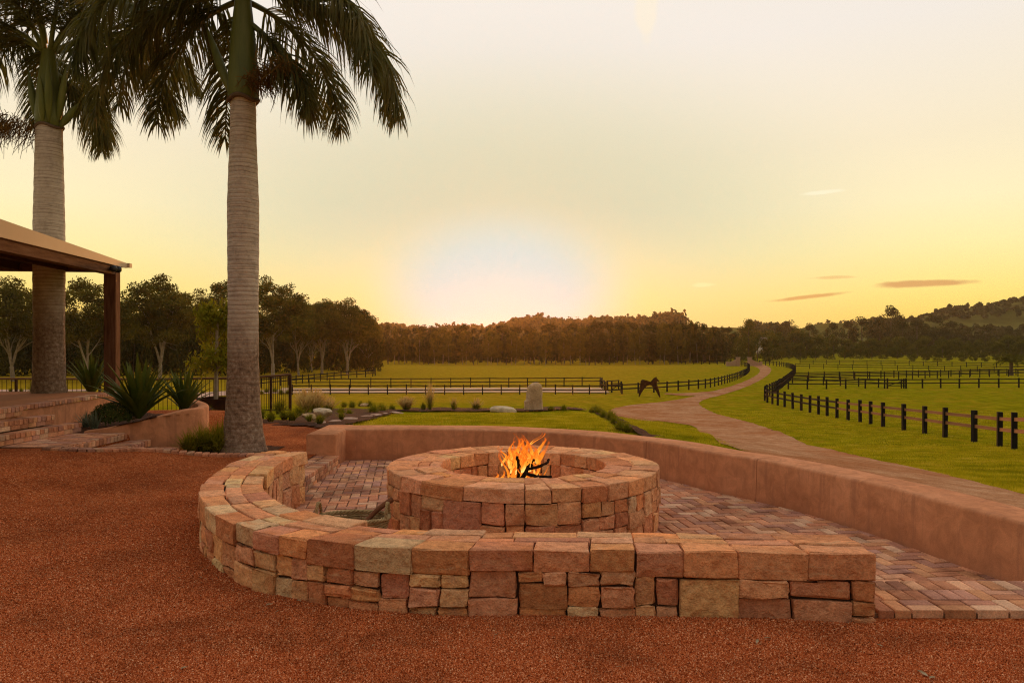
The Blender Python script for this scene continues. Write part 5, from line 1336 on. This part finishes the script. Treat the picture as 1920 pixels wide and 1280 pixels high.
build_forest()
def house(label, px, py, y, w, h, d=8):
    x = PX(px, y); z = PZ(py, y); t = thing('house', label, 'house', (x, y, z))
    m = MB(); m.box((x-w/2, y, z-3), (x+w/2, y+d, z+h)); m.build('wall', MAT['housewall'], t)
    m = MB(); m.add([(x-w/2-.5, y-.5, z+h), (x+w/2+.5, y-.5, z+h), (x+w/2+.5, y+d+.5, z+h), (x-w/2-.5, y+d+.5, z+h), (x-w/2-.5, y+d/2, z+h*1.8), (x+w/2+.5, y+d/2, z+h*1.8)], [(0, 1, 5, 4), (2, 3, 4, 5)], [(0, 4, 3), (1, 2, 5)]); m.build('roof', MAT['houseroof'], t)
house('small white house half hidden in the trees beside the gate', 1431, 649, 285, 2.6, 1.9, 4)

# ---------------------------------------------------------------- feathery date palm at the far right
def frond_mesh(L, e0, droop, leaf_len, n_leaf, rr, w=.022, curl=1.0, rach=.03, plume=.55, seg=14, twist=0.0):
    """arching feather leaf in the xz plane, root at the origin pointing +x -> rachis (V,F) and leaflets (V,Q)"""
    t = np.linspace(0, 1, seg+1); ang = e0-droop*t**1.25
    st = L/seg; cx = np.concatenate([[0], np.cumsum(np.cos(ang[:-1])*st)]); cz = np.concatenate([[0], np.cumsum(np.sin(ang[:-1])*st)])
    cy = twist*t**2
    mb_ = MB(); mb_.tube(np.stack([cx, cy, cz], 1), rach*(1-.85*t), 5)
    tl = np.sort(rr.uniform(.10, 1, n_leaf)); side = np.where(np.arange(n_leaf) % 2, 1.0, -1.0)
    B = np.stack([np.interp(tl, t, cx), np.interp(tl, t, cy), np.interp(tl, t, cz)], 1); an = np.interp(tl, t, ang)
    T = np.stack([np.cos(an), 0*an, np.sin(an)], 1); U = np.stack([-np.sin(an), 0*an, np.cos(an)], 1); S = np.array([0, 1.0, 0])*side[:, None]
    ll = leaf_len*np.sin(np.pi*np.clip(tl*.86+.10, 0, 1))**.55*rr.uniform(.75, 1.12, n_leaf)
    el = rr.normal(.1, plume, n_leaf)[:, None]
    D = T*.62+S*np.cos(el)*.85+U*np.sin(el)*.75; D /= np.linalg.norm(D, axis=1)[:, None]
    k = 5; pts = [B]; d = D.copy()
    for q in range(k-1):
        d = d+np.array([0, 0, -1.0])*(.30+.18*q)*curl*rr.uniform(.7, 1.3, n_leaf)[:, None]; d /= np.linalg.norm(d, axis=1)[:, None]; pts.append(pts[-1]+d*(ll/(k-1))[:, None])
    Pp = np.stack(pts, 1); W = np.cross(D, rr.normal(size=(n_leaf, 3))); W /= np.linalg.norm(W, axis=1)[:, None]
    wd = w*np.array([.5, 1.0, .95, .6, .06])
    V = np.stack([Pp-W[:, None]*wd[None, :, None], Pp+W[:, None]*wd[None, :, None]], 2).reshape(-1, 3)
    i = (np.arange(n_leaf)[:, None]*k+np.arange(k-1)[None]).reshape(-1)*2
    return mb_, V, np.stack([i, i+1, i+3, i+2], 1)
def rotz(V, a, roll=0.0):
    c, s = math.cos(a), math.sin(a); V = np.asarray(V)
    return np.stack([V[:, 0]*c-V[:, 1]*s, V[:, 0]*s+V[:, 1]*c, V[:, 2]], 1)
def date_palm():
    rr = np.random.default_rng(4); q = ray(1896, 703); sc = q[1]/F; t = thing('date_palm', 'squat feathery palm standing by the far paddock fence', 'palm tree', on(q))
    m = MB(); m.tube([(0, 0, -.2), (0, 0, .8), (0, 0, 24*sc)], [.42, .34, .30], 9); link('trunk', m.me('trunk', MAT['bark']), t)
    for k in range(26):
        mb_, V, Q = frond_mesh(rr.uniform(2.6, 3.4), rr.uniform(.1, 1.25), rr.uniform(1.1, 1.7), .55, 90, rr, w=.03, curl=.35, rach=.04, seg=8)
        mb_.V = [rotz(v, k*2.4) for v in mb_.V]; mb_.add(rotz(V, k*2.4), Q); o = link('frond', mb_.me('frond', MAT['olive_leaf']), t, (0, 0, 24*sc))
date_palm()

# ---------------------------------------------------------------- the two royal palms
def royal(label, loc, prof, ztop, shaft_h, shaft_r, fronds, spathes, blooms, seed):
    rr = np.random.default_rng(seed); t = thing('royal_palm', label, 'palm tree', loc); x0, y0, z0 = loc
    zs = np.linspace(prof[0][0], prof[-1][0], 60); rs = np.interp(zs, [p[0] for p in prof], [p[1] for p in prof]); th = np.linspace(0, 2*np.pi, 33)
    G = []
    for k, (z, r) in enumerate(zip(zs, rs)):
        rad = r*(1+.012*np.sin(z*41)+.010*vnoise(np.stack([np.cos(th)*2.5, np.sin(th)*2.5, np.full_like(th, z*3)], -1), seed)+.10*np.exp(-max(z, 0)*5)*np.abs(vnoise(np.stack([np.cos(th)*5, np.sin(th)*5, 0*th], -1), seed+1)))
        G.append(np.stack([x0+rad*np.cos(th), y0+rad*np.sin(th), np.full_like(th, z0+z)], -1))
    m = MB(); m.grid(np.array(G)); m.build('trunk', MAT['bark_palm'], t, smooth=True)
    # crown shaft
    G = []
    for f in np.linspace(0, 1, 22):
        r = shaft_r*np.interp(f, [0, .04, .2, .6, 1], [.94, 1.05, 1.06, .84, .52])*(1+.05*np.cos(th*2+1.1+f)+.025*np.cos(th*3+f*2)); G.append(np.stack([x0+r*np.cos(th), y0+r*np.sin(th), np.full_like(th, ztop+f*shaft_h)], -1))
    m = MB(); m.grid(np.array(G)); m.build('crown_shaft', MAT['shaft'], t, smooth=True)
    # old leaf scar collar
    m = MB(); m.tube([(x0+(shaft_r+.0)*math.cos(a)*1.0, y0+shaft_r*math.sin(a), ztop+.0+.03*math.sin(a*3)) for a in np.linspace(0, 2*np.pi, 40)], .035, 6, False); m.build('scar_collar', MAT['bark'], t, smooth=True)
    for (az, L, e0, dr, zoff, tw) in fronds:
        a = math.radians(az); mb_, V, Q = frond_mesh(L, math.radians(e0), math.radians(dr), 1.0, 340, rr, w=.015, curl=.72, rach=.052, plume=.6, seg=16, twist=tw)
        o0 = np.array([x0+.12*math.cos(a), y0+.12*math.sin(a), ztop+shaft_h+zoff])
        mb_.V = [rotz(v, a)+o0 for v in mb_.V]; fr = mb_.build('frond', MAT['shaft'], t, smooth=True)
        obj('leaflets', rotz(V, a)+o0, Q, MAT['frond'], fr)
    for (az, L, lean, zo) in spathes:                        # closed flower sheaths standing off the base of the crown shaft
        a = math.radians(az); tt = np.linspace(0, 1, 9); d = np.array([math.cos(a)*math.sin(lean), math.sin(a)*math.sin(lean), math.cos(lean)])
        p = np.array([x0+shaft_r*.95*math.cos(a), y0+shaft_r*.95*math.sin(a), ztop+zo])
        m = MB(); m.tube(p+tt[:, None]*L*d+np.outer(tt**2*.06, [0, 0, 1]), np.array([.03, .05, .07, .078, .075, .066, .05, .028, .004]), 8); m.build('flower_sheath', MAT['shaft'], t, smooth=True)
    for (az, size, zo) in blooms:                            # open, stringy flower clusters
        a = math.radians(az); n = 420; V = []; Q = []
        base = np.array([x0+shaft_r*math.cos(a), y0+shaft_r*math.sin(a), ztop+zo]); m = MB()
        for k in range(n):
            f = rr.uniform(.1, 1); dr_ = np.array([math.cos(a), math.sin(a), .35])*f*size+rr.normal(size=3)*.16*size; s = base+dr_*np.array([1, 1, .6]); e = s+np.array([math.cos(a)*.1, math.sin(a)*.1, -.22])*size+rr.normal(size=3)*.12*size
            m.tube([s, (s+e)/2+rr.normal(size=3)*.02, e], [.008, .007, .004], 3, False)
        m.build('flower_cluster', MAT['bloom'], t)
R1 = random.Random(2)
fr1 = [(0,3.5,0,96,-.05,.1),(22,3.3,8,106,0,.1),(-20,3.3,8,106,0,-.1),(6,3.5,50,105,.1,0),(62,3.0,2,88,-.1,0),(-14,1.9,-38,40,-.5,.0),(180,3.4,-2,94,-.05,0),(163,3.3,8,106,0,.1),(202,3.2,10,108,0,-.1),(148,3.1,0,90,-.1,0),(188,3.5,50,106,.1,0),(118,3.0,-5,82,-.15,0),(262,3.3,84,105,.1,0),(300,3.3,80,105,.1,0),(335,3.3,66,108,.1,0),(225,3.3,66,108,.1,0)]
cx1 = PX(456, 12.2)
royal('big royal palm rising behind the seat wall with a swollen grey trunk and ragged crown', (cx1, 12.2, 0), [(-.1,.42),(.05,.36),(.3,.315),(.7,.275),(1.4,.245),(2.4,.237),(3.2,.245),(4.0,.25),(4.6,.228),(5.2,.205),(5.72,.198)], 5.72, 1.75, .235, fr1, [(160,1.35,.42,.08)], [(-35,.75,.25)], 31)
cx2 = PX(92, 15.7)
fr2 = [(5,3.3,30,108,0,.1),(25,3.3,38,112,0,.1),(-20,3.3,46,112,0,-.1),(175,3.3,30,108,0,.1),(200,3.2,40,112,0,0),(155,3.2,30,110,0,0),(-45,3.3,66,112,0,.1),(-100,3.3,76,108,0,-.1),(-130,3.2,66,110,0,.1),(50,3.2,26,104,0,0),(95,3.0,6,90,-.1,0),(125,3.2,22,100,-.05,.1),(0,3.4,62,106,.1,0),(182,3.4,60,106,.1,0),(270,3.4,76,105,.1,0),(28,1.6,-38,38,-.45,0)]
royal('royal palm behind the pergola roof with green flower sheaths under its crown', (cx2, 15.7, .6), [(-.2,.38),(.1,.33),(.5,.305),(1.5,.29),(2.6,.30),(3.6,.295),(4.6,.275),(5.7,.25)], 6.3, 1.62, .255, fr2, [(185,1.1,.16,.1),(-60,1.25,.14,.05),(-20,1.2,.22,.05),(-8,.62,.8,.0),(-85,.9,.1,.02)], [(195,1.1,-.05)], 37)
# ---------------------------------------------------------------- fire, logs, basket and small things
def flame_mat():
    m = bpy.data.materials.new('flame'); m.use_nodes = True; t = NT(m.node_tree); t.n.clear()
    out = t.node('ShaderNodeOutputMaterial'); em = t.node('ShaderNodeEmission'); tr = t.node('ShaderNodeBsdfTransparent'); mx = t.node('ShaderNodeMixShader')
    at = t.node('ShaderNodeAttribute', attribute_name='burn_amount')
    co = t.node('ShaderNodeTexCoord').outputs['Object']
    n = t.noise(t.vmath('MULTIPLY', co, (1, 1, .55)), 26, 4, .65, .8)
    h = t.math('ADD', at.outputs['Fac'], t.math('MULTIPLY', t.math('SUBTRACT', n, .5), .75))
    c = t.ramp(h, [(.05, (.75,.07,.004)), (.38, (1.0,.17,.010)), (.68, (1.0,.36,.03)), (.98, (1.0,.70,.19))])
    t.put(em.inputs[0], c); t.put(em.inputs[1], t.mapr(h, .1, .95, .85, 1.3))
    t.put(mx.inputs[0], t.mapr(h, .12, .60, .0, .88, smooth=True))
    t.l.new(tr.outputs[0], mx.inputs[1]); t.l.new(em.outputs[0], mx.inputs[2]); t.l.new(mx.outputs[0], out.inputs[0])
    return m
def build_fire():
    fm = flame_mat(); rr = np.random.default_rng(12); y0 = 8.15
    base = np.array([PX(978, y0), y0, .06]); t = thing('fire', 'bright orange fire burning in the stone fire pit', 'fire', tuple(base))
    k = 13
    def tongue(p, L, w, heat, sway, lean):
        tt = np.linspace(0, 1, k); ph = rr.uniform(0, 6.28, 4); fr = rr.uniform(3, 7, 2)
        C = np.stack([p[0]+lean[0]*tt+sway*tt**.8*(np.sin(tt*fr[0]+ph[0])-math.sin(ph[0])), p[1]+lean[1]*tt+sway*tt**.8*(np.sin(tt*fr[1]+ph[1])-math.sin(ph[1])), p[2]+L*tt], 1)
        pr = np.sin(np.pi*np.clip(tt*.93+.07, 0, 1)**.62)**.9*w*(1+.3*np.sin(tt*9+ph[2])); pr[-1] = .0008
        th = np.linspace(0, 2*np.pi, 9)[:-1]; az = rr.uniform(-.9, .9)
        e1 = np.array([math.cos(az), math.sin(az), 0]); e2 = np.array([-math.sin(az), math.cos(az), 0])
        V = (C[:, None]+pr[:, None, None]*(np.cos(th)[None, :, None]*e1+np.sin(th)[None, :, None]*e2*.35)).reshape(-1, 3)
        i = np.arange(k-1)[:, None]*8; j = np.arange(8)[None]; Q = np.stack([i+j, i+(j+1) % 8, i+8+(j+1) % 8, i+8+j], -1).reshape(-1, 4)
        o = obj('flame', V, Q, fm, t, smooth=True)
        a = o.data.attributes.new('burn_amount', 'FLOAT', 'POINT'); a.data.foreach_set('value', np.repeat(heat*(1-.85*tt**1.1)+.02, 8).astype(np.float32))
    for q in range(80):                                       # tall middle tongues
        r = abs(rr.normal())*.10; a = rr.uniform(0, 6.28); p = base+np.array([r*math.cos(a)*1.25, r*math.sin(a), rr.uniform(0, .36)])
        L = rr.uniform(.22, .48)*(1-.9*r); L = min(L, .74-(p[2]-base[2])); tongue(p, L, rr.uniform(.009, .030), rr.uniform(.5, 1.0), .075, rr.normal(size=2)*.03+np.array([-.02, 0]))
    for q in range(60):                                       # low fringe, longest to the left
        p = base+np.array([rr.uniform(-.30, .24), rr.uniform(-.14, .14), rr.uniform(.04, .15)])
        tongue(p, rr.uniform(.07, .2)*(1-.8*abs(p[0]-base[0])), rr.uniform(.007, .02), rr.uniform(.6, 1.05), .045, rr.normal(size=2)*.03)
    for q in range(30):                                       # loose licks round the top
        p = base+np.array([rr.uniform(-.16, .22), rr.uniform(-.1, .1), rr.uniform(.30, .58)])
        tongue(p, rr.uniform(.08, .2), rr.uniform(.006, .016), rr.uniform(.45, .65), .05, rr.normal(size=2)*.06)
    ld = bpy.data.lights.new('fire_glow', 'POINT'); ld.energy = 14; ld.color = (1, .42, .12); ld.shadow_soft_size = .18
    lo = bpy.data.objects.new('fire_glow', ld); COL.objects.link(lo); lo.parent = t; lo.location = (0, 0, .35)
    # charred logs
    def log(label, a, b2, r, seed):
        r2 = np.random.default_rng(seed); A, B = np.array(a), np.array(b2); n = 9; tt = np.linspace(0, 1, n)
        pts = A+(B-A)*tt[:, None]+np.outer(np.sin(tt*np.pi), r2.normal(size=3)*.025)+r2.normal(size=(n, 3))*.004
        m = MB(); m.tube(pts, r*(1-.25*tt)*r2.uniform(.85, 1.15, n), 9); o = m.build('log', MAT['char'], None, smooth=False, origin=tuple(A)); tag(o, label, 'log')
    L = lambda px, py, dy=0: np.array([PX(px, y0+dy), y0+dy, PZ(py, y0+dy)])
    log('charred log standing upright in the fire', L(972, 896, -.12), L(970.5, 855, -.14), .021, 1)
    log('charred log leaning through the middle of the fire', L(977, 900, -.2), L(993, 866, -.16), .024, 2)
    log('thin charred branch sticking out of the fire above the pit rim', L(990, 879, -.16), L(1029, 862, .05), .017, 3)
    log('short charred stub standing behind the leaning branch', L(998, 880, -.08), L(1002, 862, -.06), .014, 4)
    log('charred log lying along the bottom of the fire', L(985, 887, -.22), L(1034, 893, -.1), .022, 5)
    log('small charred log lying behind the fire base', L(955, 898, -.3), L(1005, 897, -.28), .02, 6)
build_fire()

def build_basket():
    c = np.array([PX(662, 7.0), 7.0]); z0 = PATIO_Z; t = thing('wicker_basket', 'oval wicker log basket with two loop handles beside the fire pit', 'basket', (c[0], c[1], z0))
    rx, ry, hh = .33, .24, .27; rows = 12
    m = MB(); th = np.linspace(0, 2*np.pi, 61)
    for k in range(rows):
        f = k/(rows-1); s = .74+.26*f
        for ph in (0, math.pi):
            w = 1+.022*np.sin(th*15+ph+k*math.pi)
            m.tube(np.stack([c[0]+rx*s*w*np.cos(th), c[1]+ry*s*w*np.sin(th), np.full_like(th, z0+.02+f*hh)+.006*np.sin(th*7+k)], 1), .012, 4, False)
    m.build('weave', MAT['wicker'], t, smooth=True)
    m = MB()
    for a in np.linspace(0, 2*np.pi, 31)[:-1]:
        m.tube([(c[0]+rx*s*math.cos(a), c[1]+ry*s*math.sin(a), z0+z) for s, z in ((.74, 0), (1.0, hh+.03))], .007, 4, False)
    m.build('stakes', MAT['wicker'], t)
    m = MB(); 
    for d in (0, 2.1, 4.2): m.tube(np.stack([c[0]+(rx*1.02+.012*np.cos(th*16+d))*np.cos(th), c[1]+(ry*1.02+.012*np.cos(th*16+d))*np.sin(th), z0+hh+.035+.012*np.sin(th*16+d)], 1), .012, 4, False)
    m.build('rim', MAT['wicker'], t, smooth=True)
    m = MB(); a = np.linspace(0, 2*np.pi, 25); m.add(np.vstack([np.stack([c[0]+rx*.76*np.cos(a[:-1]), c[1]+ry*.76*np.sin(a[:-1]), np.full(24, z0+.02)], 1), [(c[0], c[1], z0+.02)]]), None, [(i, (i+1) % 24, 24) for i in range(24)]); m.build('base', MAT['wicker'], t)
    for s in (-1, 1):
        a = np.linspace(0, np.pi, 15); m = MB()
        for d in (0, 2.1, 4.2): m.tube(np.stack([c[0]+s*(rx*.98)+.01*np.cos(a*9+d), c[1]+.085*np.cos(a)+.008*np.sin(a*9+d), z0+hh+.02+.15*np.sin(a)], 1), .010, 5, False)
        m.build('handle', MAT['wicker'], t, smooth=True)
    tt = np.linspace(0, 1, 12)[:, None]; A = np.array([c[0]+.04, c[1]-.02, z0+.16]); B = np.array([PX(735, 7.25), 7.25, PZ(936, 7.25)])
    pts = A+(B-A)*tt+np.array([0, 0, .035])*np.sin(tt*np.pi)
    m = MB(); m.tube(pts, np.linspace(.020, .027, 12), 8); tag(m.build('branch', MAT['stick'], None, smooth=True, origin=tuple(A)), 'curved red-brown branch propped in the wicker basket', 'branch')
build_basket()
# narrow white light cover on the inner face of the seat wall
m = MB(); p = np.array([-2.36, 7.02, .30]); m.box(p-np.array([.012, .07, .012]), p+np.array([.02, .07, .012])); m.box(p-np.array([.012, .07, .03]), p+np.array([.004, .07, -.012]))
tag(m.build('wall_light', MAT['white'], None, origin=tuple(p)), 'slim white light cover under the caps inside the curved seat wall', 'light')

# ---------------------------------------------------------------- loose gravel, fallen leaves, lawn blades
def build_chips():
    rr = np.random.default_rng(8)
    n = 270000; px = rr.uniform(-20, 1940, n); py = 845+(1300-845)*rr.uniform(0, 1, n)**.62
    y = CZ*F/(py-H); x = (px-960)/F*y
    keep = ~inside(PATIO, x, y) & ~inside([tuple(p) for p in swO]+[tuple(p) for p in swI[::-1]], x, y) & (y > 3.4) & (y < 11) & ~((x > 2.2) & (y > 4.62)) & ~((x < -5.2) & (y > 10.1))
    x, y = x[keep], y[keep]; n = len(x); s = rr.uniform(.0035, .0095, n)*(1+.7*(rr.uniform(0, 1, n) > .9)+.9*(rr.uniform(0, 1, n) > .992))
    T = np.array([(1, 0, -.35), (-.5, .87, -.35), (-.5, -.87, -.35), (0, 0, .75)])
    J = T[None]*s[:, None, None]*rr.uniform(.6, 1.4, (n, 4, 3)); a = rr.uniform(0, 6.28, n); c, sn = np.cos(a)[:, None], np.sin(a)[:, None]
    tl = rr.uniform(-.6, .6, n)[:, None]; X = J[..., 0]*np.cos(tl)+J[..., 2]*np.sin(tl); Z = -J[..., 0]*np.sin(tl)+J[..., 2]*np.cos(tl)
    V = np.stack([X*c-J[..., 1]*sn+x[:, None], X*sn+J[..., 1]*c+y[:, None], Z+yard_z(x, y)[:, None]+.004+.008*vnoise(np.stack([x*2.3, y*2.3], -1), 5)[:, None]], -1).reshape(-1, 3)
    i = np.arange(n)[:, None]*4; Fc = np.concatenate([i+np.array([0, 1, 3]), i+np.array([1, 2, 3]), i+np.array([2, 0, 3])])
    o = obj('loose_gravel', V, Fc, MAT['chip']); tag(o, 'loose red gravel chips covering the yard', 'gravel', kind='stuff')
build_chips()
def build_blades():
    rr = np.random.default_rng(18); n = 420000
    px = rr.uniform(900, 1960, n); d = 9.5+(62-9.5)*rr.uniform(0, 1, n)**1.5; x = (px-960)/F*d; y = d
    n2 = 90000; px2 = rr.uniform(600, 1330, n2); y2 = rr.uniform(14, 34, n2); x = np.concatenate([x, (px2-960)/F*y2]); y = np.concatenate([y, y2])
    z = ground_z(x, y); py = H+(CZ-z)/y*F; pxx = 960+x/y*F
    drv = [z4(300,470), z4(640,435), z4(860,408), z4(1000,380), z4(1110,402), z4(1050,440), z4(1130,495), z4(1250,540), z4(1420,582), z4(1600,635), z4(1780,692), (1560,842), (1680,868), (1820,900), (1990,942), (1990,1010), (1800,960), (1600,905), (1440,860), z4(1310,780), z4(1170,715), z4(1050,652), z4(900,612), z4(600,572), z4(330,548)]
    wob = 5*vnoise(np.stack([x*1.5, y*1.5], -1), 3)
    keep = ~inside(drv, pxx+wob*1.5, py+wob*.35) & ~inside(YARD, x, y) & ~inside([(735,775),(735,764),(1100,765),(1100,772)], pxx, py) & ~inside([(1103,768),(1128,766),(1150,780),(1192,800),(1250,822),(1205,825),(1165,806),(1125,782)], pxx, py) & (pxx > 744-(py-773)*6.5)
    wx = 0
    keep &= vnoise(np.stack([x*2.7, y*2.7], -1), 21) > rr.uniform(-1.0, .1, len(x))
    keep &= (py > 769.5) | (rr.uniform(0, 1, len(x)) < sstep(1060, 1230, pxx)*(1-sstep(30, 61, y)))
    x, y, z = x[keep], y[keep], z[keep]; n = len(x)
    h = rr.uniform(.018, .05, n)*(1+.5*np.clip(vnoise(np.stack([x, y], -1), 22), 0, 1)); w = np.maximum(.004, y*.00026)*rr.uniform(.8, 1.5, n)
    a = rr.uniform(0, 6.28, n); ln = h[:, None]*rr.normal(size=(n, 2))*.45
    B = np.stack([x, y, z-.035], 1); S = np.stack([np.cos(a)*w, np.sin(a)*w, 0*a], 1)
    V = np.stack([B-S, B+S, B+np.concatenate([ln, h[:, None]+.01], 1)], 1).reshape(-1, 3)
    o = obj('lawn_grass', V, np.arange(3*n).reshape(-1, 3), MAT['blade']); tag(o, 'short mown grass of the lawn and verge beside the drive', 'grass', kind='stuff')
build_blades()
def leaf_litter():
    rr = np.random.default_rng(31)
    cols = M('fallen_leaf', [(.20,.12,.06),(.34,.24,.14),(.42,.33,.22)], 6, .9, 0)
    for k, (px, py, s) in enumerate([(375,1082,.045),(222,1005,.03),(505,1133,.05),(560,1126,.03),(345,1252,.04),(188,952,.04),(930,1190,.03),(1420,1202,.05),(1438,1196,.04),(1730,1262,.06),(1748,1270,.05),(1160,1250,.03),(700,1210,.03),(320,886,.03),(1650,1210,.03),(520,1146,.03)]):
        x, y, z = P(px, py, .016); a = rr.uniform(0, 6.28); c, s_ = math.cos(a), math.sin(a); s = s*.6; w = s*.32
        q = [(-s, 0, 0), (-s*.3, w, .004), (s*.4, w*.8, .008), (s, 0, .004), (s*.4, -w*.8, .01), (-s*.3, -w, .006)]
        V = [(x+u*c-v*s_, y+u*s_+v*c, z+h) for u, v, h in q]
        o = obj('fallen_leaf', V, np.arange(6)[None], cols, origin=(x, y, z)); tag(o, 'dry fallen leaf lying on the red gravel', 'leaf', 'fallen leaves on the gravel')
leaf_litter()

# ---------------------------------------------------------------- evening haze
def build_haze():
    m = bpy.data.materials.new('evening_haze'); m.use_nodes = True; t = NT(m.node_tree); t.n.clear()
    out = t.node('ShaderNodeOutputMaterial'); v = t.node('ShaderNodeVolumePrincipled')
    v.inputs['Color'].default_value = (1.0, .80, .58, 1); v.inputs['Density'].default_value = .00013; v.inputs['Anisotropy'].default_value = .78
    t.l.new(v.outputs[0], out.inputs[1])
    b_ = MB(); b_.box((-2700, -320, -6), (2700, 2300, 72)); o = b_.build('haze', m); tag(o, 'thin golden evening haze over the valley', 'haze', kind='stuff')
build_haze()
